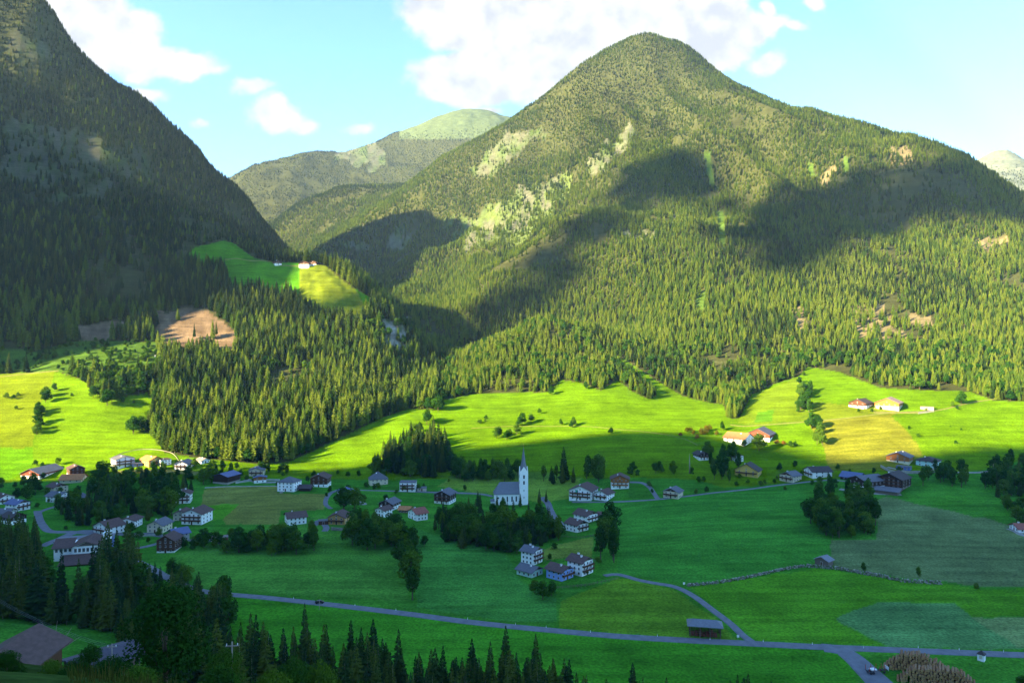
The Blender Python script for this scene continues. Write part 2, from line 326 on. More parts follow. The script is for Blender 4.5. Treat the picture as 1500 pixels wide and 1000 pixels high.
# field colours: hay meadow, stubble, grain; valley grass with some shade in its colour
G_VAL=(.027,.120,.012); G_HAY=(.088,.178,.003); G_HIGH_SHADE=(.058,.185,.006)
FIELDS = [
 ([(-300,548),(0,548),(80,543),(73,562),(52,600),(50,655),(-300,655)],(.125,.175,.006),(600,950)),
 ([(-300,655),(50,655),(42,690),(0,705),(-300,705)],(.085,.215,.004),(500,900)),
 ([(80,543),(120,556),(240,590),(240,665),(180,668),(45,695),(50,650),(75,590)],(.105,.200,.003),(500,950)),
 ([(1185,618),(1200,606),(1250,600),(1320,604),(1305,610),(1345,650),(1352,668),(1320,690),(1212,688),(1205,650)],(.16,.17,.016),(500,900)),
 ([(1085,608),(1105,578),(1170,552),(1180,600),(1190,616),(1150,620),(1080,622)],(.12,.19,.008),(600,1000)),
 ([(1110,602),(1135,600),(1132,618),(1106,616)],(.075,.19,.010),(600,1000)),
 ([(1190,590),(1300,596),(1320,604),(1195,617)],(.13,.18,.010),(600,1000)),
 ([(290,764),(298,718),(320,713),(410,712),(408,722),(482,724),(474,745),(412,748),(408,768),(330,768),(325,760),(352,738),(290,742)],(.090,.118,.026),(450,700)),
 ([(290,742),(352,738),(325,760),(290,768)],(.045,.165,.010),(450,700)),
 ([(1272,735),(1300,728),(1500,772),(1700,800),(1700,862),(1500,859),(1430,858),(1222,832),(1217,790),(1283,790),(1284,765)],(.062,.105,.040),(300,640)),
 ([(1224,905),(1285,880),(1400,884),(1425,903),(1500,950),(1300,948),(1290,943)],(.045,.125,.040),(250,420)),
 ([(1425,903),(1500,905),(1600,905),(1600,950),(1490,948)],(.075,.13,.045),(250,420)),
 ([(820,880),(905,845),(985,862),(1040,900),(1085,938),(1000,935),(818,920)],(.055,.140,.010),(250,460)),
 ([(820,740),(1150,713),(1186,725),(1184,760),(1216,790),(1216,826),(1010,856),(905,840),(900,790),(905,760)],(.026,.130,.015),(350,620)),
 ([(1010,858),(1200,832),(1440,862),(1700,862),(1700,900),(1425,903),(1400,884),(1285,880),(1224,905),(1290,945),(1110,938)],(.040,.145,.008),(260,440)),
 ([(470,752),(580,770),(600,880),(300,862),(250,815)],(.036,.130,.017),(350,560)),
 ([(600,770),(640,785),(740,805),(760,850),(815,875),(815,922),(610,890)],(.030,.130,.021),(330,560)),
 ([(300,872),(1100,945),(1240,955),(1270,1040),(300,1040)],(.026,.130,.008),(230,372)),
 ([(790,805),(870,785),(868,815),(800,820)],(.085,.14,.022),(380,520)),
 ([(660,695),(800,690),(850,700),(840,730),(790,735),(700,722),(640,712)],(.075,.15,.018),(540,680)),
]
def zones(px, py, Y, z):
    jx=fbm(px.ravel()*1.0,py.ravel()*1.0,26,3).reshape(px.shape); jy=fbm(px.ravel()+400,py.ravel()*1.0,26,3).reshape(px.shape); rx=px+jx*46; ry=py+jy*40; qx=px+jx*7; qy=py+jy*5; tex=fbm(px.ravel()*1.3,py.ravel()*.8,11,3).reshape(px.shape)
    n=px.shape; col=np.empty(n+(3,)); tree=np.zeros(n)   # tree: 1 = closed forest
    openm = inpoly(OPEN,px,py)&(Y<990)
    hay = openm&inpoly(HAY,px,py)&(Y>560)
    col[:]=(.050,.056,.020); tree[:]=1
    col[openm]=G_VAL; tree[openm]=0; col[hay]=G_HAY
    for poly,c,(a,b) in FIELDS:
        k=inpoly(poly,qx,qy)&(Y>a)&(Y<b); col[k]=c
    k=openm&~hay; col[k]*=np.array((1.75,1.52,1.45))
    k=inpoly(HIGH_MEADOW,px,py)&(Y>850)&(Y<1450); col[k]=G_HIGH_SHADE; tree[k]=0
    k=k&(px>438)&(py>390)&(px-438<(py-385)*.55+62); col[k]=(.125,.165,.010)  # yellower sunlit half, greener shaded half: light and shade put in the colour
    for p in CLEARCUT: k=inpoly(p,px+jx*20,py+jy*16)&(Y>800)&(Y<1300); col[k]=np.array((.17,.118,.07))*(1+tex[k]*.9)[:,None]; tree[k]=np.where(tex[k]>.22,.12,0)
    k=inpoly(SHRUBBAND,px,py)&(Y>750)&(Y<1100); col[k]=(.06,.12,.015); tree[k]=.25
    for p in ROCKS:
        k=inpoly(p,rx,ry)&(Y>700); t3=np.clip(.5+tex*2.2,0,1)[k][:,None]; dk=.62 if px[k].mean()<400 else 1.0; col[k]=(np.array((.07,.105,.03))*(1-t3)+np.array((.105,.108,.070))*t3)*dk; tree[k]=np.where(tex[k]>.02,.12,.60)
    for p in SCRUB: k=inpoly(p,rx,ry)&(Y>1200)&(tree>.5); col[k]=(.09,.125,.035); tree[k]=.45
    for p in CLEAR: k=inpoly(p,rx,ry)&(Y>700); col[k]=(.17,.14,.07); tree[k]=.35
    k=inpoly([(560,466),(598,468),(611,505),(605,542),(590,526),(568,500)],px+jx*22,py+jy*22)&(Y>850); t3=np.clip(.5+tex*3,0,1)[k][:,None]; col[k]=np.array((.06,.09,.03))*(1-t3)+np.array((.26,.25,.22))*t3; tree[k]=np.where(tex[k]>0,.03,.35)
    for p in STRIP: k=inpoly(p,px,py)&(Y>700); col[k]=(.065,.115,.016); tree[k]=.02
    k=(Y>3000)&(px<1000); a=np.clip((205-py)/35+ (px-600)/200,0,1)
    alp=k&(py<204)&(px>585); col[alp]=(.085,.115,.050); tree[alp]=np.clip((py[alp]-178-(720-px[alp])*.12)/30,0,1)
    far=(Y>2500)&(px>1350); col[far]=(.14,.16,.11); tree[far]=np.clip((py[far]-240)/30,0,.8)
    return col,tree
PXG = 750+F*UX[None,:]+0*GY; PYG = 500-F*GZ/np.maximum(GY,6)
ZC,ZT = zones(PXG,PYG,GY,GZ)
crag=((ZT<.65)&(GY>850)&(GZ>40)&(ZC[...,0]>.09)); GZ=GZ+np.where(crag,9*fbm(GX.ravel()*1.0,GZ.ravel()*1.6+GY.ravel()*.3,16,3).reshape(GX.shape),0)
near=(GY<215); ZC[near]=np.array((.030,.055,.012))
nb = fbm(GX.ravel(),GY.ravel(),60,3).reshape(GX.shape)
ZC *= (1+.35*nb)[...,None]
def terrain_material():
    m=bpy.data.materials.new('land'); m.use_nodes=True; nt=m.node_tree; b=nt.nodes['Principled BSDF']; N=nt.nodes.new; L=nt.links.new
    b.inputs['Roughness'].default_value=1; b.inputs['Specular IOR Level'].default_value=0
    at_=N('ShaderNodeAttribute'); at_.attribute_name='growth'; geo=N('ShaderNodeNewGeometry')
    n1=N('ShaderNodeTexNoise'); n1.inputs['Scale'].default_value=.045; n1.inputs['Detail'].default_value=8; n1.inputs['Roughness'].default_value=.65; L(geo.outputs['Position'], n1.inputs['Vector'])
    mp=N('ShaderNodeMapping'); mp.inputs['Scale'].default_value=(.012,.16,.30); mp.inputs['Rotation'].default_value=(0,0,.06); L(geo.outputs['Position'], mp.inputs[0])
    n2=N('ShaderNodeTexNoise'); n2.inputs['Scale'].default_value=1.0; n2.inputs['Detail'].default_value=3; L(mp.outputs[0], n2.inputs['Vector'])
    n3=N('ShaderNodeTexNoise'); n3.inputs['Scale'].default_value=.9; n3.inputs['Detail'].default_value=4; L(geo.outputs['Position'], n3.inputs['Vector'])
    def mr(o,lo,hi,a=.3,c=.7):
        r=N('ShaderNodeMapRange'); L(o,r.inputs[0]); r.inputs[1].default_value=a; r.inputs[2].default_value=c; r.inputs[3].default_value=lo; r.inputs[4].default_value=hi; return r.outputs[0]
    def mul(a,c):
        q=N('ShaderNodeMath'); q.operation='MULTIPLY'; L(a,q.inputs[0]); L(c,q.inputs[1]); return q.outputs[0]
    f=mul(mul(mr(n1.outputs['Fac'],.70,1.30),mr(n2.outputs['Fac'],.77,1.23)),mr(n3.outputs['Fac'],.62,1.38))
    vm=N('ShaderNodeVectorMath'); vm.operation='SCALE'; L(at_.outputs['Color'],vm.inputs[0]); L(f,vm.inputs['Scale']); L(vm.outputs[0],b.inputs['Base Color'])
    bp=N('ShaderNodeBump'); bp.inputs['Strength'].default_value=.5; bp.inputs['Distance'].default_value=.6; L(n3.outputs['Fac'],bp.inputs['Height']); L(bp.outputs[0],b.inputs['Normal'])
    return m
LAND = terrain_material()
def land_piece(name, keep):
    nr,nc=GX.shape; idx=np.arange(nr*nc).reshape(nr,nc)
    q=np.stack([idx[:-1,:-1],idx[:-1,1:],idx[1:,1:],idx[1:,:-1]],-1)[keep]
    used,inv=np.unique(q.ravel(),return_inverse=True)
    V=np.stack([GX.ravel()[used],GY.ravel()[used],GZ.ravel()[used]],1)
    me=np_mesh(name,V,inv.reshape(-1,4),[LAND],smooth=True)
    a=me.color_attributes.new('growth','FLOAT_COLOR','POINT'); c=np.ones((len(used),4),np.float32); c[:,:3]=ZC.reshape(-1,3)[used]; a.data.foreach_set('color',c.ravel())
    return tag(link(name,me),kind='structure')
cy=.5*(GY[:-1,:-1]+GY[1:,1:]); cx=.5*(GX[:-1,:-1]+GX[1:,1:]); cz=.5*(GZ[:-1,:-1]+GZ[1:,1:]); ct=.5*(ZT[:-1,:-1]+ZT[1:,1:])
far=cy>2850; mtn=(~far)&(cy>820)&((cz>60)|(cy>1150)|(ct>.6))
hillside=(cy<215)
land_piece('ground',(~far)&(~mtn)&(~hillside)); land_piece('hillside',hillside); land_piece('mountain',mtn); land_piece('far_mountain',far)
# ------------------------------------------------------------------ unseen ridges added left behind the viewpoint, their crests shaped to shade the valley
def uv_of(A): return (math.sin(A),math.cos(A)),(-math.cos(A),math.sin(A))
(SX,SY),(UXX,UYY)=uv_of(SUN_A)
def shade_line(points):
    """(px,py) along the edge of the shade on the land -> (u, w): across the sun's direction, and height of the sun ray"""
    o=[]
    for px,py in points:
        p=at(px,py); s=p.x*SX+p.y*SY; o.append((p.x*UXX+p.y*UYY, p.z+s*math.tan(SUN_E)))
    return o
def ridge(name, s0, prof, back=900, front=1100, base=-130):
    us=np.arange(prof[0][0],prof[-1][0]+1,14.); w=np.interp(us,[p[0] for p in prof],[p[1] for p in prof])
    top=w-s0*math.tan(SUN_E); top=top+5*fbm(us,us*0+3,60,3)
    ts=np.concatenate([-np.geomspace(back,20,12),[0],np.geomspace(20,front,14)])
    V=[];nu=len(us)
    for t in ts:
        f=1-abs(t)/(back if t<0 else front); z=base+(top-base)*f**1.15; 
        z=z+ (0 if t==0 else 1)*(1-f)*f*160*fbm(us,us*0+t,220,3)
        if t!=0: z=np.minimum(z,top-abs(t)*.25)
        s=s0+t; V.append(np.stack([s*SX+us*UXX, s*SY+us*UYY, z],1))
    V=np.concatenate(V); idx=np.arange(len(V)).reshape(len(ts),nu)
    q=np.stack([idx[:-1,:-1],idx[1:,:-1],idx[1:,1:],idx[:-1,1:]],-1).reshape(-1,4)
    me=np_mesh(name,V,q,[mat('forest_slope',(.05,.07,.02),1,.5,.02,0)],True)
    return tag(link(name,me),kind='structure')
# edge of the shade across the valley, from the right to the left in the photograph
V_EDGE=[(1500,650),(1400,657),(1330,668),(1200,684),(1130,668),(1060,655),(1000,640),(900,637),(800,634),(740,640),(690,660),(640,672),(560,685),(460,690),(380,690),(300,690),(200,690),(130,697),(60,700),(0,706)]
pr=[(-1400,420),(-300,330),(79,265),(379,205),(401,174),(413,148),(437,120),(483,122),(560,118),(599,94),(643,26),(660,-2),(700,-70),(735,-110),(759,-155),(784,-215),(829,-700)]
ridge('added_shade_ridge',-1500,pr)
pr2=[(1040,-700),(1062,5),(1108,55),(1120,175),(1150,210),(1200,235),(1436,293),(1464,314),(1484,345),(1534,398),(1600,400),(1900,380),(2100,0)]
ridge('added_shade_ridge',-1000,pr2,700,600,-200)  # second added crest, shaped to shade the left mountain
# added unseen cloud lumps, shaped to lay shade bands on the mountain opposite
SHADE_CLOUD_MAT=mat('shade_cloud_white',(.9,.9,.9),1,.03,.01,0)
def shade_cloud(outline, label, s0=-4600, rad=40):
    uw=shade_line(outline); a=np.array(uw); rs=np.random.RandomState(3)
    bm=bmesh.new(); n=0
    for gu in np.arange(a[:,0].min(),a[:,0].max(),46):
        for gw in np.arange(a[:,1].min(),a[:,1].max(),46):
            q=np.array([gu+rs.uniform(-15,15)]),np.array([gw+rs.uniform(-15,15)])
            if not inpoly(uw,*q)[0]: continue
            s=s0+rs.uniform(-150,150); r=rad*rs.uniform(.6,1.1); u=float(q[0][0]); w=float(q[1][0])
            bmesh.ops.create_icosphere(bm,subdivisions=2,radius=r,matrix=Matrix.Translation((s*SX+u*UXX,s*SY+u*UYY,w-s*math.tan(SUN_E)))); n+=1
    me=bpy.data.meshes.new('shade_cloud'); bm.to_mesh(me); bm.free(); me.materials.append(SHADE_CLOUD_MAT)
    return tag(link('shade_cloud',me),kind='structure')
shade_cloud([(650,515),(700,455),(760,400),(830,335),(900,285),(985,210),(1040,235),(1045,300),(970,280),(900,340),(850,375),(785,450),(700,500)],'')
shade_cloud([(1060,298),(1130,285),(1200,262),(1300,248),(1400,240),(1560,275),(1560,335),(1440,318),(1350,312),(1260,352),(1150,398),(1085,375)],'')
# ------------------------------------------------------------------ building materials
PL=dict(white=mat('white_plaster',(.90,.90,.88),.9,.06,.6), cream=mat('cream_plaster',(.66,.57,.40),.9,.07,.6), yellow=mat('yellow_plaster',(.62,.42,.10),.9,.07,.6), apricot=mat('apricot_plaster',(.60,.34,.12),.9,.07,.6),
 blue=mat('blue_plaster',(.24,.36,.72),.9,.06,.6), mint=mat('mint_plaster',(.46,.66,.56),.9,.06,.6), grey=mat('grey_plaster',(.42,.41,.38),.9,.08,.6), pale=mat('pale_plaster',(.52,.46,.34),.9,.1,.5), aqua=mat('aqua_plaster',(.45,.68,.66),.9,.06,.6),
 brown=mat('brown_boards',(.105,.048,.026),.85,.3,3,.2,(6,6,.4)), dark=mat('dark_boards',(.045,.026,.018),.85,.35,3,.2,(6,6,.4)), orange=mat('orange_boards',(.36,.14,.035),.8,.25,3,.2,(6,6,.4)), red=mat('red_boards',(.22,.06,.035),.85,.3,3,.2,(6,6,.4)), weathered=mat('weathered_boards',(.17,.13,.10),.9,.3,3,.2,(6,6,.4)),
 bluewall=mat('blue_cladding',(.10,.15,.36),.7,.1,1), stone=mat('rubble_stone',(.34,.31,.27),.95,.35,1.2,.1))
RF=dict(violet=mat('violet_tiles',(.075,.065,.085),.8,.2,.9,.3,(1,1,3)), brown=mat('brown_tiles',(.10,.058,.05),.8,.22,.9,.3,(1,1,3)), grey=mat('grey_tiles',(.115,.115,.135),.75,.2,.9,.3,(1,1,3)), red=mat('red_tiles',(.26,.085,.06),.8,.22,.9,.3,(1,1,3)), blue=mat('blue_metal',(.085,.105,.22),.5,.12,.8,.4), dark=mat('dark_tiles',(.06,.045,.045),.8,.25,.9,.3,(1,1,3)),
 slate=mat('slate',(.155,.16,.19),.6,.15,.9,.4,(1,1,3)), orange=mat('orange_tiles',(.42,.17,.06),.8,.22,.9,.3), shingle=mat('wood_shingle',(.22,.19,.17),.85,.3,1.4,.2,(1,1,3)), pink=mat('pale_red_tiles',(.34,.22,.18),.8,.25,.9,.3))
GLASS=mat('window_glass',(.025,.03,.04),.15,.1,1,.5); FRAME=mat('window_frame',(.62,.60,.56),.6,.05,1); BROWNFRAME=mat('brown_frame',(.12,.06,.035),.7,.15,2)
METAL=mat('dull_metal',(.3,.3,.32),.45,.1,1,.5,None,.6); POLEWOOD=mat('pole_wood',(.32,.27,.22),.9,.25,2,.1,(4,4,.3)); CONCRETE=mat('concrete',(.42,.41,.39),.95,.15,.5,.1)
# ------------------------------------------------------------------ roads, lanes, walls
ASPH=mat('asphalt',(.150,.155,.175),.9,.18,.35,.15); GRAVEL=mat('gravel',(.26,.25,.24),.95,.25,.5,.1); DIRT=mat('dirt',(.16,.17,.045),.95,.25,.3,.1)
def path_points(pts,step=2.5):
    P=[at(*q) for q in pts] if not isinstance(pts[0],Vector) else pts
    xy=np.array([(p.x,p.y) for p in P]); out=[]
    n=len(xy)
    for i in range(n-1):
        p0=xy[max(i-1,0)];p1=xy[i];p2=xy[i+1];p3=xy[min(i+2,n-1)]; m=max(2,int(np.linalg.norm(p2-p1)/step))
        t=(np.arange(m)/m)[:,None]; out.append(.5*((2*p1)+(-p0+p2)*t+(2*p0-5*p1+4*p2-p3)*t*t+(-p0+3*p1-3*p2+p3)*t**3))
    return np.concatenate(out+[xy[-1:]])
def road(name,pts,width,m,lift=.14,w_end=None):
    c=path_points(pts); d=np.gradient(c,axis=0); d/=np.linalg.norm(d,axis=1)[:,None]+1e-9; nn=np.stack([-d[:,1],d[:,0]],1)
    k=11; offs=np.linspace(-.5,.5,k); wv=np.linspace(width,w_end or width,len(c))
    XY=c[:,None,:]+nn[:,None,:]*(offs[None,:,None]*wv[:,None,None])
    Z=height(XY[...,0],XY[...,1])+lift; Z[:,0]-=lift+.5; Z[:,-1]-=lift+.5
    V=np.concatenate([XY,Z[...,None]],2).reshape(-1,3); n=len(c); idx=np.arange(n*k).reshape(n,k)
    q=np.stack([idx[:-1,:-1],idx[1:,:-1],idx[1:,1:],idx[:-1,1:]],-1).reshape(-1,4)[:,::-1]
    return tag(link(name,np_mesh(name,V,q,[m],True)),kind='structure')
road('road',[(180,806),(198,820),(225,834),(258,852),(300,866),(400,876),(500,887),(600,899),(700,912),(800,922),(900,931),(1000,937),(1100,942),(1200,947),(1300,951),(1400,955),(1500,959),(1640,964)],6.2,ASPH)
road('lane',[(1102,940),(1088,930),(1070,913),(1045,894),(1015,872),(988,859),(960,854),(935,849),(905,841),(885,843)],4.4,ASPH,.18)
road('lane',[(1205,948),(1232,952),(1252,965),(1270,982),(1292,1004),(1310,1030)],9,ASPH,.17,14)
road('lane',[(55,748),(57,758),(62,768),(74,778),(110,779),(140,782)],6,ASPH)
road('lane',[(57,750),(70,745),(95,738)],4,ASPH,.18)
road('road',[(60,800),(85,790),(120,778),(180,782),(215,782),(250,786)],7,ASPH,.16)
road('lane',[(180,806),(215,800),(238,795),(300,790),(330,797)],4.5,ASPH,.17)
road('lane',[(300,714),(350,712),(408,712),(412,722)],3.2,GRAVEL)
road('lane',[(360,702),(385,706),(405,706)],7,GRAVEL,.17)
road('lane',[(485,745),(477,738),(479,728),(488,720),(505,717),(540,718),(580,719),(640,721),(700,723),(722,727)],4.2,ASPH)
road('lane',[(520,733),(535,738),(512,738)],4,GRAVEL,.17)
road('lane',[(793,728),(802,736),(806,746),(812,757),(822,768),(826,776)],6,ASPH)
road('lane',[(838,735),(880,735),(920,734),(965,731),(1010,726),(1060,720),(1120,713),(1170,707),(1215,703),(1250,706)],3.4,ASPH,.16)
road('lane',[(964,731),(958,722),(951,713),(940,707),(922,706)],4.4,ASPH,.18)
road('lane',[(460,770),(468,762),(478,772),(475,778)],5,ASPH,.16)
road('track',[(1070,622),(1090,624),(1135,621),(1188,617),(1250,611),(1310,604),(1370,601),(1420,590),(1470,583),(1560,580)],3.0,DIRT)
road('track',[(1280,604),(1310,604),(1345,604),(1370,600)],7,DIRT,.2)
road('track',[(690,627),(760,624),(850,624),(900,628),(960,634),(1000,642),(1022,652)],1.6,DIRT)
road('track',[(330,380),(370,382),(408,388),(440,390)],4,DIRT)
road('track',[(0,552),(40,547),(86,543)],3.4,DIRT)
road('track',[(165,692),(200,690),(240,690),(290,693)],9,DIRT,.16)
road('lane',[(1300,684),(1330,690),(1350,690),(1420,692),(1450,690)],4,GRAVEL)
road('lane',[(1230,716),(1270,722),(1320,724)],5,GRAVEL)
road('track',[(1478,774),(1488,778),(1500,784),(1530,790)],5,GRAVEL)
ST=[mat('wall_stone',(.24,.22,.19),.95,.3,.8,.1),mat('mossy_stone',(.12,.13,.07),.95,.3,.8,.1),mat('pale_stone',(.36,.33,.28),.95,.25,.8,.1)]
def stone_wall(pts,h,label,seed=1):
    c=path_points(pts,1.0); rs=np.random.RandomState(seed); b=MB(); 
    g=height(c[:,0],c[:,1]); root=c[len(c)//2]
    for (x,y),z in zip(c,g):
        for k in range(3):
            s=rs.uniform(.35,.75); xx=x+rs.uniform(-.5,.5)-root[0]; yy=y+rs.uniform(-.35,.35)-root[1]; zz=z+h*(k+.2)/3
            i=len(b.v); a=rs.uniform(0,1.5); pts8=[(sx*s*rs.uniform(.7,1),sy*s*.7*rs.uniform(.7,1),sz*h/3.2*rs.uniform(.8,1.1)) for sz in (-.5,.6) for sx,sy in ((-1,-1),(1,-1),(1,1),(-1,1))]
            b.v+=[(xx+px_*math.cos(a)-py_*math.sin(a),yy+px_*math.sin(a)+py_*math.cos(a),zz+pz_) for px_,py_,pz_ in pts8]
            m=int(rs.choice(3,p=(.5,.25,.25)))
            for q in ((3,2,1,0),(4,5,6,7),(0,1,5,4),(1,2,6,5),(2,3,7,6),(3,0,4,7)): b.f.append(tuple(i+t for t in q)); b.m.append(m)
    o=b.build('stone_wall',ST); o.location=(root[0],root[1],0); return tag(o,label,'wall')
stone_wall([(1008,858),(1040,855),(1075,850),(1110,843),(1150,834),(1176,830)],1.5,'stretch of dry stone wall rising to the hay hut')
stone_wall([(1182,830),(1220,833),(1250,838),(1290,845),(1325,852),(1378,855)],1.9,'pale dry stone wall along the lower edge of the grain field',2)
def low_wall(pts,h,t,m,label,name='retaining_wall',cat='wall'):
    c=path_points(pts,2.); g=height(c[:,0],c[:,1]); b=MB(); d=np.gradient(c,axis=0); d/=np.linalg.norm(d,axis=1)[:,None]; n=np.stack([-d[:,1],d[:,0]],1)*t/2; root=c[len(c)//2]
    for i in range(len(c)-1):
        P=[(*(c[i]-n[i]-root),g[i]-1),(*(c[i+1]-n[i+1]-root),g[i+1]-1),(*(c[i+1]+n[i+1]-root),g[i+1]-1),(*(c[i]+n[i]-root),g[i]-1)]
        Q=[(p[0],p[1],p[2]+1+h) for p in P]; b.extrude(None,P,Q)
    o=b.build(name,m); o.location=(root[0],root[1],0); return tag(o,label,cat)
low_wall([(485,776),(505,777),(527,774)],2.0,.4,ST[0],'stone terrace wall under the apricot house')
low_wall([(1290,684),(1312,693),(1352,693),(1368,688)],2.2,.4,ST[2],'pale retaining wall in front of the blue garage')
low_wall([(1345,606),(1368,603)],1.6,.4,ST[2],'sunlit retaining wall beside the upper lane')
low_wall([(345,708),(375,704),(410,704)],1.6,.4,CONCRETE,'concrete wall between the blue roofed barn and the garage')
low_wall([(160,672),(185,662),(215,658),(250,663),(262,675)],0.6,.15,ST[0],'pale curved wall above the white apartments')
low_wall([(190,786),(215,785),(232,784)],1.2,.2,CONCRETE,'pale garden wall below the cream house')
def fence(pts,h,label,m=None):
    c=path_points(pts,2.2); g=height(c[:,0],c[:,1]); root=c[len(c)//2]; o=empty('garden_fence',(root[0],root[1],0)); tag(o,label,'fence'); m=m or PL['weathered']
    b=MB()
    for i in range(len(c)-1):
        for f in (.35,.65,.95): b.tube([(*(c[i]-root),g[i]+h*f),(*(c[i+1]-root),g[i+1]+h*f)],.05,4)
    b.build('rails',m,o)
    pm=MB().box(-.07,.07,-.07,.07,-.5,h*1.05).mesh('post',[m])
    for i in range(len(c)): link('post',pm,o,(c[i][0]-root[0],c[i][1]-root[1],g[i]))
fence([(812,862),(840,860),(870,856),(905,848)],1.3,'weathered fence round the garden of the four chalets')
fence([(822,786),(850,788),(872,784)],1.2,'timber fence on the bank below the white chalet with chimney corner')
_W={}
def window_mesh(w,h,shut):
    k=(w,h,shut)
    if k not in _W:
        b=MB(); b.box(-w/2,w/2,-.05,.04,0,h,0); b.box(-w/2+.10,-.04,-.075,-.03,.10,h-.1,1); b.box(.04,w/2-.10,-.075,-.03,.10,h-.1,1); b.box(-w/2-.08,w/2+.08,-.14,.02,-.08,-.003,0)
        if shut:
            for s in (-1,1): x=s*(w/2+.25); b.box(x-.22,x+.22,-.06,.02,.0,h,2)
        _W[k]=b.mesh('window',[FRAME,GLASS,PL['brown']])
    return _W[k]
def roof_mb(w,d,h,pitch,ov,ovf,th=.24,hip=0.0):
    """gable roof (ridge along y); hip = how far the ridge ends step back"""
    b=MB(); rise=(w/2)*math.tan(pitch); e=h-ov*math.tan(pitch); x=w/2+ov; y=d/2+ovf; yr=y-hip
    top=h+rise; up=th/math.cos(pitch)
    A=[(-x,-y,e),(0,-yr,top),(0,yr,top),(-x,y,e)]; B=[(x,-y,e),(0,-yr,top),(0,yr,top),(x,y,e)]
    for P,s in ((A,1),(B,-1)):
        lo=[(p[0]-(.004*s if p[0]==0 else 0),p[1],p[2]+.02) for p in P]; hi=[(p[0]-(.004*s if p[0]==0 else 0),p[1],p[2]+up) for p in P]; b.extrude(None,lo,hi)
    if hip>0:
        for sy in (-1,1):
            P=[(-x+.01,sy*y,e),(x-.01,sy*y,e),(0,sy*(yr+.01),top)]; b.extrude(None,[(p[0],p[1],p[2]+.02) for p in P],[(p[0],p[1]+sy*.02,p[2]+up) for p in P])
    return b,top,rise
def house(name,label,px,py,wpx,yaw=0,fl=2,dr=1.1,wall='white',upper=None,ufrom=1,roof='brown',pitch=24,hip=0,balc=(),chim=1,shut=False,nw=3,ns=3,ov=1.0,Y=None,cat='house',group=None,door=True,zoff=0,fh=2.45,gable=None,depth=None,wm=None,wins=True,attic=True,flat=False):
    p=at(px,py,Y); w=wm or wpx*p.y/F; d=depth or w*dr; u=p.x/p.y; rz=-math.atan(u)+R(yaw); h=fl*fh
    c,s=math.cos(rz),math.sin(rz)
    # the given point is the foot of the front; the body lies behind it
    fx,fy=0,d/2; vx,vy=u/math.hypot(u,1),1/math.hypot(u,1)
    back=abs(math.cos(R(yaw)))*d/2+abs(math.sin(R(yaw)))*w/2
    X,Yc=p.x+vx*back*.8,p.y+vy*back*.8
    z=ground(X,Yc)*.4+p.z*.6+zoff
    o=empty(name,(X,Yc,z),rz); tag(o,label,cat,group)
    pt=R(pitch); rise=0 if (hip or flat) else (w/2)*math.tan(pt); wl=PL[wall]; hu=ufrom*fh
    def body(nm,z0,z1,m,grow=0.,gab=True):
        b=MB(); x=w/2+grow; y=d/2+grow
        if gab and rise>0:
            r=rise*(x/(w/2)); ring=lambda yy:[(-x,yy,z0),(x,yy,z0),(x,yy,z1),(0,yy,z1+rise-.03),(-x,yy,z1)]
            b.extrude(None,ring(y),ring(-y))
        else: b.box(-x,x,-y,y,z0,z1)
        return b.build(nm,m,o)
    if upper: body('wall',-4,hu,wl,0,False); body('timber_storey',hu+.003,h,PL[upper],.06)
    else:
        body('wall',-4,h,wl)
        if gable and rise>0:
            b=MB(); b.extrude(None,[(-w/2*.86,-d/2-.005,h+.25),(w/2*.86,-d/2-.005,h+.25),(0,-d/2-.005,h+rise*.93)],[(-w/2*.86,-d/2-.07,h+.25),(w/2*.86,-d/2-.07,h+.25),(0,-d/2-.07,h+rise*.93)]); b.build('gable_boards',PL[gable],o)
    if flat:
        b=MB().box(-w/2-.3,w/2+.3,-d/2-.3,d/2+.3,h+.005,h+.35); ro=b.build('roof',RF[roof],o); top=h+.3
    elif hip:
        hp=min(d/2+ov-.05,(w/2+ov)*hip); b,top,_=roof_mb(w,d,h,pt,ov,ov,hip=hp); ro=b.build('roof',RF[roof],o)
    else:
        b,top,_=roof_mb(w,d,h,pt,ov,ov*1.15); ro=b.build('roof',RF[roof],o)
    for k in range(chim):
        y=(-.18+.38*k)*d; x=(.10 if k%2 else -.12)*w; zt=top-abs(x)*math.tan(pt)
        MB().box(x-.42,x+.42,y-.42,y+.42,zt-1.2,zt+1.1,0).box(x-.55,x+.55,y-.55,y+.55,zt+1.103,zt+1.25,1).build('chimney',[PL['white'],CONCRETE],ro)
    if wins:
        for f in range(fl):
            g=.09 if upper and f*fh>=hu-.01 else .05; zz=f*fh+.75
            for i in range(nw):
                x=(-.5+(i+.5)/nw)*w*.9
                if f==0 and door and i==nw//2: continue
                q=link('window',window_mesh(1.1,1.3,shut),o,(x,-d/2-g,zz))
            for sx in (-1,1):
                if (yaw>0)==(sx>0) and abs(yaw)>12: continue
                for i in range(ns):
                    y=(-.5+(i+.5)/ns)*d*.9; q=link('window',window_mesh(1.1,1.3,shut),o,(sx*(w/2+g),y,zz)); q.rotation_euler=(0,0,sx*math.pi/2)
        if attic and rise>2.0: link('window',window_mesh(1.0,1.1,False),o,(0,-d/2-.1,h+.35))
    if door:
        b=MB(); b.box(-.55,.55,-.07,.03,0,2.1,0); b.box(-.65,.65,-.05,.02,0,2.25,1); dd=b.build('door',[PL['brown'],FRAME],o); dd.location=(0,-d/2-.03,0)
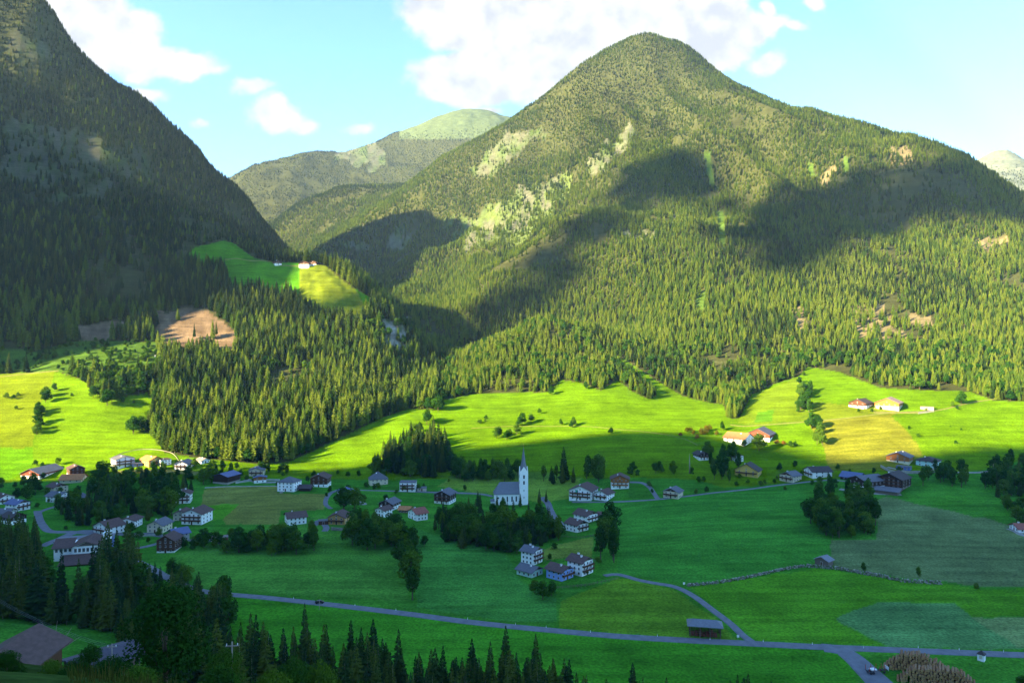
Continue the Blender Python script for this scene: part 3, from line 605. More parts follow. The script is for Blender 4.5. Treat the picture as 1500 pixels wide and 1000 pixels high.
    for f in balc:
        b=MB(); zf=f*fh-.12; bw=w*.46 if f<fl else w*.24; e=1.25
        b.box(-bw,bw,-e,-.005,zf,zf+.14,0); b.box(-bw,bw,-e-.06,-e,zf+.02,zf+1.0,0)
        for sx in (-1,1): b.box(sx*bw-.05 if sx>0 else -bw,sx*bw if sx>0 else -bw+.05,-e+.003,-.006,zf+.145,zf+1.0,0)
        b.box(-bw-.05,bw+.05,-e-.12,-e+.06,zf+1.003,zf+1.10,1)
        for k in range(3): x=-bw+.1+(2*bw-.2)*k/2; b.box(x-.07,x+.07,-e+.01,-e+.15,zf+1.11,min(zf+fh,h+(rise*(1-abs(x)/(w/2)) if rise else 0)),1)
        q=b.build('balcony',[PL['orange' if upper=='orange' else 'brown'],PL['brown']],o); q.location=(0,-d/2-.07,0)
    return o
H=house
# ---- village, left side
H('house','white house cut by the left frame edge at the end of the lane',6,738,20,20,2,roof='brown',balc=(1,))
H('house','low grey house half hidden at the left frame edge',4,757,22,60,1,1.2,'grey',roof='grey')
H('house','white house with a blue grey roof and brown balcony by the river trees',26,748,21,35,2,roof='blue',gable='brown',balc=(1,))
H('house','dark brown house with white ground floor hemmed in by river spruces',20,768,22,30,2,upper='dark',roof='dark')
H('barn','long sunlit barn with red brown gable and pale roof below the left meadow',62,700,30,-40,1,1.6,'white',upper='red',ufrom=.5,roof='shingle',chim=0,cat='barn',fh=3.6,ns=4)
H('chalet','tall brown chalet with white balconies beside the red barn',111,699,19,12,3,upper='brown',roof='brown',balc=(1,2),chim=1,cat='chalet')
H('annex','low annex with an orange red roof in front of the tall brown chalet',108,707,26,70,1,1.1,'cream',roof='orange',chim=0,cat='outbuilding')
H('house','cream house with a brown roof behind the two grey roofs',84,722,20,25,2,wall='cream',roof='brown',gable='brown')
H('house','small house with white balconies under a grey roof by the village wood',86,736,22,40,2,roof='grey',balc=(1,))
H('house','pale house with a wide grey roof touching the village wood',112,735,20,-40,1,wall='pale',roof='grey')
H('apartment_house','white terraced apartment house with grey roof on the sunlit meadow edge',180,685,26,18,3,.8,roof='grey',pitch=16,balc=(1,2),cat='apartment house')
H('garage','dark blue flat garage between the white apartments and the yellow house',201,683,14,0,1,.8,'bluewall',roof='grey',chim=0,flat=True,cat='garage',ns=0,nw=2)
H('house','yellow house with an orange roof among white terraces',222,683,22,30,2,wall='yellow',roof='orange',balc=(1,))
H('house','white flat roofed house on the terrace right of the yellow house',240,682,15,20,2,wall='white',roof='dark',flat=True)
H('house','white gabled house alone below the sunlit wood edge',270,688,19,-28,2,roof='grey',balc=(1,))
H('house','small white house above the gabled one by the wood edge',297,679,14,30,1,roof='shingle')
H('hut','orange and white hut in the clearing under the wood',385,661,22,75,1,1.1,'white',roof='orange',chim=0,cat='hut',nw=2)
H('house','tiny white house on the rocky clearing under the wood',420,658,10,10,2,roof='shingle',ns=2,nw=2)
H('hut','low hut with a rusty roof at the lower edge of the wood',347,662,14,60,1,1,'pale',roof='orange',chim=0,cat='hut',nw=2)
H('barn','large dark barn with a blue metal roof on a stone base',332,709,26,-38,2,1.1,'stone',upper='dark',ufrom=.45,roof='blue',chim=0,pitch=17,cat='barn',wins=False,door=False,fh=3.2)
H('house','cream house with balconies behind the orange garage',377,697,20,-10,2,wall='cream',roof='grey',balc=(1,),pitch=18)
H('garage','orange timber garage on a white base with blue roof',381,707,17,0,2,.6,upper='orange',roof='blue',pitch=10,chim=0,cat='garage',nw=2,door=False)
H('parish_house','big plain white block with dark hipped roof at the stubble field',424,720,27,-32,3,.8,wall='white',roof='grey',hip=.9,chim=0,nw=4,ns=3,pitch=26,cat='house',ov=.5)
H('shed','low dark shed leaning between the white block and the brown chalet',448,719,16,75,1,1,'dark',roof='dark',chim=0,cat='shed',nw=2,wins=False,door=False)
H('chalet','broad brown chalet on a white base above the road loop',470,713,24,-14,3,upper='brown',roof='brown',balc=(2,),chim=1,cat='chalet')
H('house','cream house with grey hipped roof and dormer by the hay meadow',554,710,26,8,2,.7,wall='cream',roof='grey',hip=.55,chim=1,nw=4,pitch=36,ov=.5)
H('villa','modern white cube villa with a flat roof',598,720,23,-8,3,.8,wall='white',roof='grey',flat=True,chim=0,balc=(1,2),cat='villa')
H('garage','flat pale garage joined to the white cube villa',618,719,13,0,1,.8,wall='pale',roof='grey',flat=True,chim=0,cat='garage',nw=1,ns=1)
H('chalet','dark timber chalet with white ground floor left of the church',652,738,24,-22,3,upper='dark',roof='grey',balc=(1,2),chim=1,cat='chalet')
H('bungalow','white bungalow with a blue hipped roof inside the road loop',507,725,21,20,1,.8,roof='blue',hip=.9,pitch=22,cat='bungalow',fh=3.2)
H('chalet','small dark chalet with grey roof above the red roofed pair',571,747,22,-30,2,upper='dark',roof='grey',balc=(1,),cat='chalet')
H('house','white house with a dull red roof below the small dark chalet',562,757,17,-40,2,roof='brown')
H('shed','orange roofed shed between the two red roofed houses',594,751,15,70,1,1,'weathered',roof='orange',chim=0,cat='shed',nw=1)
H('house','white house with a bright red roof at the top of the tree line',612,762,26,-60,2,.7,roof='red',balc=())
H('house','long white house with a red brown roof and central gable',433,768,26,-78,2,1.0,roof='brown',ns=4)
H('garage','open garage with flat grey roof left of the apricot house',474,768,14,0,1,.8,wall='brown',roof='grey',flat=True,chim=0,cat='garage',nw=1,ns=0)
H('house','apricot coloured house with brown roof on a walled terrace',497,768,25,-18,2,wall='apricot',roof='brown',balc=(1,),chim=1)
H('chalet','white chalet with three balconied storeys at the corner of the stubble field',269,737,21,-10,3,.9,roof='brown',balc=(1,2),chim=2,cat='chalet')
H('guesthouse','large white guesthouse with long brown balconies',289,768,31,-30,3,1.0,roof='brown',balc=(1,2),chim=1,nw=4,pitch=22,cat='guesthouse')
H('house','pale annex house with brown roof left of the large guesthouse',268,762,20,-20,2,wall='pale',roof='brown')
H('house','cream house with a grey roof and garden fence below the village wood',234,780,24,-30,2,wall='cream',roof='grey',pitch=28)
H('house','white house under a deep blue roof behind the wooden chalet',262,793,26,-70,2,.8,wall='grey',roof='blue')
H('chalet','dark brown wooden chalet on a white plinth at the meadow edge',248,809,25,-22,3,upper='brown',ufrom=.4,roof='brown',balc=(1,),chim=0,cat='chalet',pitch=30)
H('chalet','white chalet with brown balcony under the village wood',192,773,22,-25,2,roof='brown',balc=(1,),cat='chalet',pitch=18)
H('house','white house with brown roof and painted gable on the main street',160,783,33,-55,2,.8,roof='brown',balc=(1,))
H('shed','open timber shed with flat white roof behind the broad dark tree',322,793,22,0,1,.6,'red',roof='shingle',flat=True,chim=0,cat='shed',nw=2)
# ---- round the church
H('inn','big white inn with twin gables and a green wall painting',855,733,34,-18,3,1.0,roof='brown',balc=(1,2),chim=1,nw=4,pitch=22,cat='inn')
H('house','white wing of the inn with brown roof at its right side',885,733,22,-30,2,1.0,roof='brown',balc=(1,))
H('chalet','white chalet with orange timber gable and two long balconies',908,715,26,0,3,.9,upper='orange',ufrom=2,roof='brown',balc=(1,2),chim=1,nw=4,cat='chalet')
H('chalet','cream chalet with grey roof and dark balconies beside the long lane',986,730,23,-20,2,.9,wall='cream',roof='grey',balc=(1,),cat='chalet',gable='brown')
H('chalet','brown boarded house with white front on the church road',858,765,25,50,2,1.0,roof='brown',gable='brown',balc=(1,),cat='chalet')
H('shed','long low shed with brown roof behind the boarded house',882,760,18,80,1,.6,wall='pale',roof='brown',chim=0,cat='shed',nw=2)
H('chalet','white chalet with chimney corner and brown side at the road bend',845,779,24,45,2,1.0,roof='brown',balc=(1,),gable='brown',cat='chalet')
H('chalet','tall white chalet with red brown balconies at the back of the four',779,827,24,55,3,.9,roof='grey',balc=(1,2),chim=2,gable='brown',cat='chalet')
H('house','low mint green house with a grey roof at the front left of the four',776,845,26,50,1,1.1,wall='mint',roof='grey',gable='brown',fh=3.0)
H('house','bright blue house with white window bay among the four chalets',820,850,27,50,2,1.1,wall='blue',roof='brown',balc=(1,),gable='dark')
H('chalet','white chalet with brown carved balconies at the right of the four',850,843,27,52,3,1.0,roof='brown',balc=(1,2),chim=2,gable='dark',cat='chalet')
# ---- along the lane to the right
H('chalet','white and dark chalet half hidden beside the bare trunk',1027,674,16,30,2,upper='dark',roof='dark',balc=(1,),cat='chalet')
H('house','narrow white house peeping out of the trees by the bare trunk',1080,676,12,30,2,gable='brown',roof='dark')
H('house','yellow house with a broad arched dark gable',1096,698,33,-14,2,.7,wall='yellow',roof='dark',balc=(1,),pitch=30)
H('house','cream house with grey roof and dark balcony where the lane bends',1158,706,22,-32,2,1.0,wall='cream',roof='grey',balc=(1,),gable='brown')
H('house','long white house with a dark brown roof at the end of the lane',1198,700,25,-60,2,1.2,roof='dark',balc=(1,))
H('farmhouse','sunlit farmhouse with orange roof and white walls',1082,651,32,65,2,1.0,roof='orange',chim=1,cat='farmhouse')
H('barn','sunlit brown gabled barn behind the large round tree',1114,645,34,-14,2,1.0,'white',upper='red',ufrom=.7,roof='grey',chim=0,cat='barn',nw=3,pitch=26)
H('farmhouse','dark roofed chalet at the left of the upper farm',1261,598,25,-22,2,1.0,'white',upper='brown',roof='dark',balc=(1,),cat='farmhouse',chim=1)
H('barn','pale stone barn with wooden top at the upper farm',1302,600,32,-10,2,1.0,'pale',upper='orange',ufrom=1,roof='pink',balc=(),chim=0,cat='barn',door=False,nw=4,fh=3.2)
H('shed','low pale shed along the upper lane',1358,600,17,0,1,.6,'pale',roof='pink',flat=True,chim=0,cat='shed',nw=2)
H('house','orange house with blue garage front on the meadow edge',1318,678,30,-12,2,.9,'cream',upper='orange',ufrom=.6,roof='grey',chim=2,balc=(),pitch=22)
H('garage','blue fronted double garage under the orange house',1324,688,18,-12,1,.7,'bluewall',roof='grey',flat=True,chim=0,cat='garage',nw=3)
H('house','turquoise white house with a flat hipped dark roof by the trees',1360,684,27,-15,2,.9,wall='aqua',roof='dark',hip=.7,pitch=20,chim=1)
H('barn','huge dark barn on a whitewashed base at the big farm',1270,718,34,-42,2,1.2,'white',upper='dark',ufrom=.8,roof='grey',chim=0,cat='barn',nw=4,fh=3.3,pitch=20,ns=5)
H('farmhouse','very dark old farmhouse with rows of balconies at the big farm',1309,716,36,-20,3,1.0,'weathered',upper='dark',ufrom=.6,roof='dark',balc=(1,2,3),chim=1,cat='farmhouse',nw=5)
H('shed','small shed with a blue roof behind the huge dark barn',1249,704,26,70,1,1.0,'dark',roof='blue',chim=0,cat='shed',nw=1)
H('shed','open shed with a wide grey roof in front of the old farmhouse',1302,724,33,78,1,.9,'weathered',roof='grey',chim=0,pitch=10,cat='shed',nw=2,wins=False,door=False,ov=1.4)
H('house','red roofed white house at the right frame edge',1498,780,24,-60,1,1.0,roof='red')
H('farmhouse','white farmhouse with brown roof on the rim of the high meadow',448,392,15,-20,2,1.1,'white',upper='brown',ufrom=1.2,roof='brown',cat='farmhouse')
H('barn','brown barn on the rim of the high meadow',461,390,11,-30,2,1,'white',upper='brown',ufrom=.8,roof='brown',chim=0,cat='barn',nw=2,ns=2)
H('house','small white house at the end of the high meadow track',406,389,10,20,2,1,'white',upper='brown',ufrom=1,roof='dark',nw=2,ns=2)
H('shed','white shed above the sunlit wood by the clearing',233,524,14,80,1,.7,'white',roof='shingle',flat=True,chim=0,cat='shed',nw=2)
H('hut','small grey roofed hay hut at the corner of the stone wall',1207,829,20,-25,1,.8,'weathered',roof='slate',chim=0,cat='hut',wins=False,fh=3,ov=.7)
# ---- in front
H('farmhouse','old brown farmhouse at the front with wide boarded gable',28,985,80,-30,1,.95,'brown',gable='orange',roof='brown',chim=0,cat='farmhouse',Y=118,nw=3,fh=3.3,pitch=27,wm=9.2,ov=1.2,wins=False,zoff=-2.6)
H('shed','long low shed with grey violet roof behind the old farmhouse',150,948,60,-70,1,1.3,'weathered',roof='violet',chim=0,cat='shed',Y=150,pitch=16,wm=9,wins=False,zoff=2.6)
# green painting and second gable of the inn, dormer of the cream house
for o in list(COL.objects):
    if o.get('label','').startswith('big white inn'):
        b=MB(); 
        for k,(x,z,w,h,m) in enumerate(((-3.2,5.2,1.5,2.6,0),(-2.2,6.9,.8,.9,0),(-4.3,4.4,.6,1.6,1),(-6.0,4.6,.5,1.8,0))): b.box(x-w/2,x+w/2,-.05,.0,z,z+h,m)
        q=b.build('wall_painting',[mat('green_paint',(.03,.36,.24),.9,.3,1),mat('red_paint',(.35,.1,.06),.9,.2,1)],o); 
        wl=[c for c in o.children if c.name.startswith('wall')][0]; q.location=(0,min(v.co.y for v in wl.data.vertices)-.06,0)
# ------------------------------------------------------------------ church
def church():
    p=at(745,741); rz=-math.atan(p.x/p.y)+R(6); z=p.z-.5
    o=empty('church',(p.x,p.y+9,z),rz); tag(o,'white village church with slender pointed spire and grey roof','church')
    W=PL['white']; L,D,h=21.,10.,9.6; rise=8.2
    x0,x1=-L/2-1,L/2-1
    b=MB(); b.box(x0,x1,-D/2,D/2,-5,h); 
    b.extrude(None,[(x1,-D/2,h+.002),(x1,D/2,h+.002),(x1,0,h+rise)],[(x1-.5,-D/2,h+.002),(x1-.5,D/2,h+.002),(x1-.5,0,h+rise)]); nave=b.build('nave_wall',W,o)
    e=.7; b=MB(); up=.28; A=(x0-e,-D/2-e,h-.6);B=(x1+.3,-D/2-e,h-.6);C=(x1+.3,0,h+rise);Dd=(x0+4.2,0,h+rise);E=(x0-e,D/2+e,h-.6);G=(x1+.3,D/2+e,h-.6)
    lift=lambda P:[(q[0],q[1],q[2]+up) for q in P]
    for P in ([A,B,C,Dd],[G,E,Dd,C],[E,A,Dd]): b.extrude(None,P,lift(P))
    b.build('nave_roof',RF['slate'],o)
    def arched(wd,ht): 
        pts=[(-wd/2,0),(wd/2,0),(wd/2,ht-wd/2)]+[(wd/2*math.cos(t),ht-wd/2+wd/2*math.sin(t)) for t in np.linspace(.3,2.84,6)]+[(-wd/2,ht-wd/2)]
        return MB().extrude(None,[(x,.02,zz) for x,zz in pts],[(x,-.06,zz) for x,zz in pts]).mesh('window',[GLASS])
    lw=arched(1.1,4.2); 
    for x in (-5.2,-1.6,2.2,5.6): link('window',lw,o,(x,-D/2-.02,3.2))
    rp=MB().extrude(None,[(.8*math.cos(t),.02,.8*math.sin(t)) for t in np.linspace(0,5.76,12)],[(.8*math.cos(t),-.06,.8*math.sin(t)) for t in np.linspace(0,5.76,12)]).mesh('round_window',[GLASS]); link('round_window',rp,o,(-9.0,-D/2-.02,6.2))
    b=MB(); b.box(x0-3,x0-.005,-2.2,1.2,-4,3.0,0); b.extrude(None,[(x0-3.4,-2.7,3.0),(x0-3.4,1.7,3.0),(x0-3.4,-.5,4.9)],[(x0-.006,-2.7,3.0),(x0-.006,1.7,3.0),(x0-.006,-.5,4.9)],1); b.build('porch',[W,RF['slate']],o)
    # tower
    T=6.6; tx=x1+T/2-1.2; ty=-D/2+1.6; th=26.5; g=4.6
    b=MB(); b.box(tx-T/2,tx+T/2,ty-T/2,ty+T/2,-5,th)
    for ax in (0,1):
        for sg in (-1,1):
            f=lambda a,zz,dp:(tx+a,ty+sg*(T/2-dp),zz) if ax==0 else (tx+sg*(T/2-dp),ty+a,zz)
            b.extrude(None,[f(-T/2+.004,th+.002,0),f(T/2-.004,th+.002,0),f(0,th+g,0)],[f(-T/2+.004,th+.002,.5),f(T/2-.004,th+.002,.5),f(0,th+g,.5)])
    tw=b.build('tower',W,o)
    bw=arched(1.25,2.9); 
    for zz in (21.6,17.0):
        link('belfry_opening',bw,tw,(tx,ty-T/2-.02,zz)); 
        for sx in (-1,1): q=link('belfry_opening',bw,tw,(tx+sx*(T/2+.02),ty,zz)); q.rotation_euler=(0,0,sx*math.pi/2)
    for zz in (6.,11.5): link('slit_window',arched(.5,1.4),tw,(tx,ty-T/2-.02,zz))
    b=MB(); n=8; r=T/2*1.02; zb=th+.8; ht=th+20.0
    ring=[(tx+r*math.cos(2*math.pi*(k+.5)/n),ty+r*math.sin(2*math.pi*(k+.5)/n),zb) for k in range(n)]; mid=[(tx+r*.55*math.cos(2*math.pi*(k+.5)/n),ty+r*.55*math.sin(2*math.pi*(k+.5)/n),zb+6.2) for k in range(n)]
    for k in range(n): b.face([ring[k],ring[(k+1)%n],mid[(k+1)%n],mid[k]]); b.face([mid[k],mid[(k+1)%n],(tx,ty,ht)])
    b.face(ring[::-1]); sp=b.build('spire',RF['slate'],o)
    b=MB(); b.box(tx-.09,tx+.09,ty-.09,ty+.09,ht-.4,ht+2.4); b.box(tx-.75,tx+.75,ty-.08,ty+.08,ht+1.4,ht+1.6); b.build('cross',mat('gilt',(.5,.36,.1),.4,.1,1,.5,None,.7),sp)
church()
# ------------------------------------------------------------------ trees
SPRUCE_LEAF=leaf_mat('spruce_needles',(.016,.046,.015),(.038,.078,.016),(.085,.120,.018),.2)  # partly darker species, partly shade of valley and left mountain put in the colour
SPRUCE_LIGHT=leaf_mat('lit_spruce_needles',(.058,.128,.020),(.128,.208,.022),(.215,.275,.030),.3)  # lit copy of the needles, for the sunlit main mountain
LARCH_LEAF=leaf_mat('larch_needles',(.14,.22,.025),(.19,.26,.03),(.23,.30,.04),.3)
BROAD_LEAF=leaf_mat('broad_leaves',(.018,.068,.010),(.036,.105,.012),(.085,.165,.014),.25)
RUST_LEAF=leaf_mat('rust_leaves',(.10,.11,.012),(.17,.11,.015),(.22,.10,.02),.25)
BARK=mat('bark',(.13,.095,.07),.95,.35,2.5,.1,(1,1,.2)); PALEBARK=mat('pale_bark',(.30,.25,.20),.95,.3,2.5,.1,(1,1,.2))
def conifer_arrays(seed, H=20., base=.1, R_=.135, whorls=24, power=.85, droop=.30, sparse=0.):
    rs=np.random.RandomState(seed); V=[]; Q=[]
    def quad(a,b,c,d):
        i=len(V); V.extend((a,b,c,d)); Q.append((i,i+1,i+2,i+3))
    zb=base*H; lean=rs.uniform(-.01,.01,2)
    for w in range(whorls):
        t=(w+rs.uniform(-.3,.3))/whorls; t=min(max(t,0),.985); z=zb+(H-zb)*t
        r=R_*H*((1-t)**power)*(.45+.55*min(1,(t+.05)*6))*rs.uniform(.82,1.12)+.10
        nb=int(round(7-3*t)); a0=rs.uniform(0,6.28)
        for k in range(nb):
            if rs.rand()<sparse: continue
            a=a0+k*6.283/nb+rs.uniform(-.25,.25); L=r*rs.uniform(.72,1.15); d=np.array([math.cos(a),math.sin(a),0]); n=np.array([-d[1],d[0],0])
            o=np.array([lean[0]*z,lean[1]*z,z+rs.uniform(-.3,.3)])
            dr=droop*rs.uniform(.7,1.3)+.12*(1-t)
            p0=o+d*.05; p1=o+d*L*.55+np.array([0,0,-L*dr*.55]); p2=o+d*L+np.array([0,0,-L*dr*.8])
            wd=max(.25,L*.30); sag=np.array([0,0,-.28*wd-.12])
            quad(p0,p1,p1+n*wd+sag,p0+n*wd*.35+sag*.6); quad(p0,p0-n*wd*.35+sag*.6,p1-n*wd+sag,p1)
            quad(p1,p2,p2+n*wd*.25+sag*.5,p1+n*wd+sag); quad(p1,p1-n*wd+sag,p2-n*wd*.25+sag*.5,p2)
            # hanging twigs
            h=.45+.10*L
            quad(p0*.4+p1*.6,p1*.3+p2*.7,(p1*.3+p2*.7)+np.array([0,0,-h]),(p0*.4+p1*.6)+np.array([0,0,-h*1.3]))
    top=np.array([lean[0]*H,lean[1]*H,H])
    for k in range(3):
        a=k*2.09; d=np.array([math.cos(a),math.sin(a),0])*.28; quad(top,top-np.array([0,0,.6])+d*.5,top-np.array([0,0,1.4])+d,top-np.array([0,0,1.0])-d*.2)
    return np.array(V),np.array(Q)
def trunk_mb(H,r,top=.97,lean=0.): 
    return MB().tube([(0,0,-1.2),(0,0,H*.25),(0,0,H*.6),(lean,0,H*top)],[r,r*.8,r*.5,r*.06],7)
def leafy_arrays(seed, H=10., W=4.2, base=.14, n=950, leaf=.62, lobes=9, shape='round'):
    rs=np.random.RandomState(seed); C=[]
    for k in range(lobes):
        t=rs.uniform(.0,1.0); z=H*(base+.12+(1-base-.28)*t); rr=W*math.sin(math.pi*(.22+.70*t))*.62; a=k*2.4+rs.uniform(-.4,.4)
        if shape=='tall': rr*=.6
        C.append((rr*math.cos(a)*rs.uniform(.6,1.1),rr*math.sin(a)*rs.uniform(.6,1.1),z,W*rs.uniform(.32,.52),H*rs.uniform(.10,.17)))
    C.append((0,0,H*.80,W*.40,H*.19)); C.append((0,0,H*.50,W*.62,H*.26))
    C=np.array(C); wgt=C[:,3]**2*C[:,4]; wgt/=wgt.sum()
    ci=rs.choice(len(C),n,p=wgt); d=rs.normal(size=(n,3)); d/=np.linalg.norm(d,axis=1)[:,None]; rad=rs.uniform(.45,1.0,n)**.45
    P=C[ci][:,:3]+d*rad[:,None]*C[ci][:,[3,3,4]]; P[:,2]=np.maximum(P[:,2],H*base*rs.uniform(.6,1,n))
    nrm=d+rs.normal(size=(n,3))*.55+np.array([0,0,.25]); nrm/=np.linalg.norm(nrm,axis=1)[:,None]
    t1=np.cross(nrm,rs.normal(size=(n,3))); t1/=np.linalg.norm(t1,axis=1)[:,None]; t2=np.cross(nrm,t1)
    s=(leaf*rs.uniform(.6,1.35,n))[:,None]
    V=np.stack([P+t1*s*.5,P+t2*s*.62-nrm*s*.12,P-t1*s*.5,P-t2*s*.5-nrm*s*.15],1).reshape(-1,3)
    return V,np.arange(n*4).reshape(n,4),C
def limbs_mb(C,H,base,r):
    b=MB().tube([(0,0,-1),(0,0,H*base),(0,0,H*.55),(0,0,H*.8)],[r,r*.85,r*.5,r*.12],7)
    for c in C[:6]: b.tube([(0,0,H*base*.9+.1*c[2]),(c[0]*.5,c[1]*.5,(H*base+c[2])*.55),(c[0],c[1],c[2])],[r*.45,r*.3,r*.08],5)
    return b
class Kind: pass
KINDS={}
def conifer_kind(key, leaf, seeds, H, **kw):
    L=[]
    for s in seeds:
        V,Q=conifer_arrays(s,H,**kw); k=Kind(); k.H=H; k.crown=np_mesh('crown',V,Q,[leaf]); k.trunk=trunk_mb(H,H*.012).mesh('trunk',[BARK],True); L.append(k)
    KINDS[key]=L
def leafy_kind(key, material, seeds, H, W, **kw):
    L=[]
    for s in seeds:
        V,Q,C=leafy_arrays(s,H,W,**kw); k=Kind(); k.H=H; k.W=W; k.crown=np_mesh('crown',V,Q,[material]); k.trunk=limbs_mb(C,H,kw.get('base',.14),H*.02).mesh('trunk',[BARK],True); L.append(k)
    KINDS[key]=L
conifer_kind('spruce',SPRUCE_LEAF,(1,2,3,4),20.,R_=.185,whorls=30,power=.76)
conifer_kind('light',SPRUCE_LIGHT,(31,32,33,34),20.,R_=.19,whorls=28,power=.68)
conifer_kind('slim',SPRUCE_LEAF,(5,6),20.,R_=.14,base=.2,whorls=26)
conifer_kind('larch',LARCH_LEAF,(7,8),20.,R_=.18,base=.15,whorls=20,droop=.15,sparse=.22)
leafy_kind('broad',BROAD_LEAF,(1,2,3,4),10.,4.3,n=1300,leaf=.6)
leafy_kind('tallbroad',BROAD_LEAF,(5,6),14.,3.6,n=900,leaf=.7,shape='tall')
leafy_kind('shrub',BROAD_LEAF,(11,12,13),4.,2.3,base=.02,n=420,leaf=.42,lobes=6)
leafy_kind('rust',RUST_LEAF,(14,15),4.,2.4,base=.02,n=420,leaf=.42,lobes=6)
leafy_kind('great',BROAD_LEAF,(21,),16.,6.4,n=7500,leaf=.36,lobes=20)
ROOTS={'spruce':'spruce_tree','slim':'spruce_tree','light':'spruce_tree','larch':'larch_tree','broad':'broadleaf_tree','tallbroad':'broadleaf_tree','great':'broadleaf_tree','shrub':'shrub','rust':'shrub'}
N_TREE=[0]
def tree(key, loc, h, label, group=None, wide=1.0, name=None, cat=None):
    k=random.choice(KINDS[key]); o=empty(name or ROOTS[key],(loc[0],loc[1],loc[2]-.15),random.uniform(0,6.28)); s=h/k.H; o.scale=(s*wide,s*wide,s)
    tag(o,label,cat or ('shrub' if ROOTS[key]=='shrub' else 'tree'),group)
    link('crown',k.crown,o)
    if ROOTS[key]!='shrub': link('trunk',k.trunk,o)
    N_TREE[0]+=1; return o
TREE_SPOTS=[]; EXTRA=[]; KIDX={'spruce':(0,4),'slim':(4,6),'larch':(6,8),'broad':(8,12),'tallbroad':(8,12),'shrub':(8,12)}
def fill(poly,n,mix,hr,gap=0):
    'the smaller trees of a grove, part of the one mass of trees'
    a=np.array(poly,float); t=0; c=0
    while c<n and t<n*60:
        t+=1; px=random.uniform(a[:,0].min(),a[:,0].max()); py=random.uniform(a[:,1].min(),a[:,1].max())
        if not inpoly(poly,np.array([px]),np.array([py]))[0]: continue
        p=at(px,py); key=random.choices([m[0] for m in mix],[m[1] for m in mix])[0]; EXTRA.append((p.x,p.y,random.randrange(*KIDX[key]),random.uniform(*hr))); c+=1
def stand(poly, n, mix, hr, label, group, wide=(.85,1.15), gap=3.0, Y=None, band=None):
    """n trees rooted inside an outline on the land"""
    a=np.array(poly,float); got=[]; tries=0; n=int(math.ceil(n*(.62 if any(ROOTS[m[0]]=='broadleaf_tree' for m in mix) else 1)))
    while len(got)<n and tries<n*60:
        tries+=1; px=random.uniform(a[:,0].min(),a[:,0].max()); py=random.uniform(a[:,1].min(),a[:,1].max())
        if not inpoly(poly,np.array([px]),np.array([py]))[0]: continue
        p=at(px,py)
        if any((p.x-q.x)**2+(p.y-q.y)**2<gap*gap for q in got): continue
        got.append(p); key=random.choices([m[0] for m in mix],[m[1] for m in mix])[0]
        kx='spruce' if key=='slim' else key; lb=label[kx] if isinstance(label,dict) else label; kk=ROOTS[key]
        f=1.0 if kk=='broadleaf_tree' and isinstance(label,dict) and 'spruce' in label else 1.45 if kk=='broadleaf_tree' else 1.0
        tree(key,p,random.uniform(*hr)*f,lb,group if not isinstance(group,dict) else group[kx],random.uniform(*wide))
    TREE_SPOTS.extend((q.x,q.y) for q in got)
    if n>=12: fill(poly,int(n*1.1),mix,(hr[0]*.75,hr[1]*.85))
def one(key, px, py, h, label, wide=1.0, group=None, Y=None, **kw):
    p=at(px,py,Y); TREE_SPOTS.append((p.x,p.y)); return tree(key,p,h,label,group,wide,**kw)
# ------------------------------------------------------------------ hay shed, shrine, timber yard, poles
def hay_shed():
    p=at(1035,934); u=p.x/p.y; o=empty('hay_shed',(p.x,p.y+3,p.z),-math.atan(u)+R(4)); tag(o,'open sided hay shed with grey hipped roof beside the road','shed')
    w,d,h=13.2,6.5,5.2
    b,top,_=roof_mb(d,w,h,R(24),.9,.9,hip=2.6); r=b.build('roof',RF['slate'],o); r.rotation_euler=(0,0,math.pi/2)
    pm=MB().box(-.17,.17,-.17,.17,-1,h+.3).mesh('post',[PL['weathered']])
    for i in range(4):
        for y in (-d/2+.3,d/2-.3): link('post',pm,o,(-w/2+.3+i*(w-.6)/3,y,0))
    b=MB()
    for k in range(6):
        z=.7+k*.8
        for y in (-d/2+.3,d/2-.3): b.tube([(-w/2,y-.24*(1 if y<0 else -1),z),(w/2,y-.24*(1 if y<0 else -1),z)],.07,5)
        for x in (-w/2+.05,w/2-.05): b.tube([(x,-d/2,z),(x,d/2,z)],.07,5)
    b.build('rails',PL['dark'],o)
    b=MB()
    for k in range(7): b.box(-w/2+.8+k*1.6,-w/2+2.1+k*1.6,-1.5,1.4,-.3,1.0+.5*((k*7)%3)); 
    b.build('firewood',PL['red'],o)
    b=MB()
    for x in np.arange(-w/2+.4,w/2,.55): b.box(x,x+.28,d/2-.35,d/2-.25,0,h); 
    b.build('back_boards',PL['dark'],o)
hay_shed()
def shrine():
    p=at(1440,968); o=empty('wayside_shrine',(p.x,p.y+1,p.z),-math.atan(p.x/p.y)+R(-12)); tag(o,'small white wayside shrine with dark pointed roof by the road','shrine')
    MB().box(-1.2,1.2,-1.2,1.2,-1,2.6).build('wall',PL['white'],o)
    b=MB(); b.extrude(None,[(-1.5,-1.5,2.55),(1.5,-1.5,2.55),(1.5,1.5,2.55),(-1.5,1.5,2.55)],[(-.05,-.05,4.0),(.05,-.05,4.0),(.05,.05,4.0),(-.05,.05,4.0)]); b.build('roof',RF['dark'],o)
    MB().box(-.5,.5,-1.25,-1.205,.9,2.1).build('niche',PL['cream'],o)
shrine()
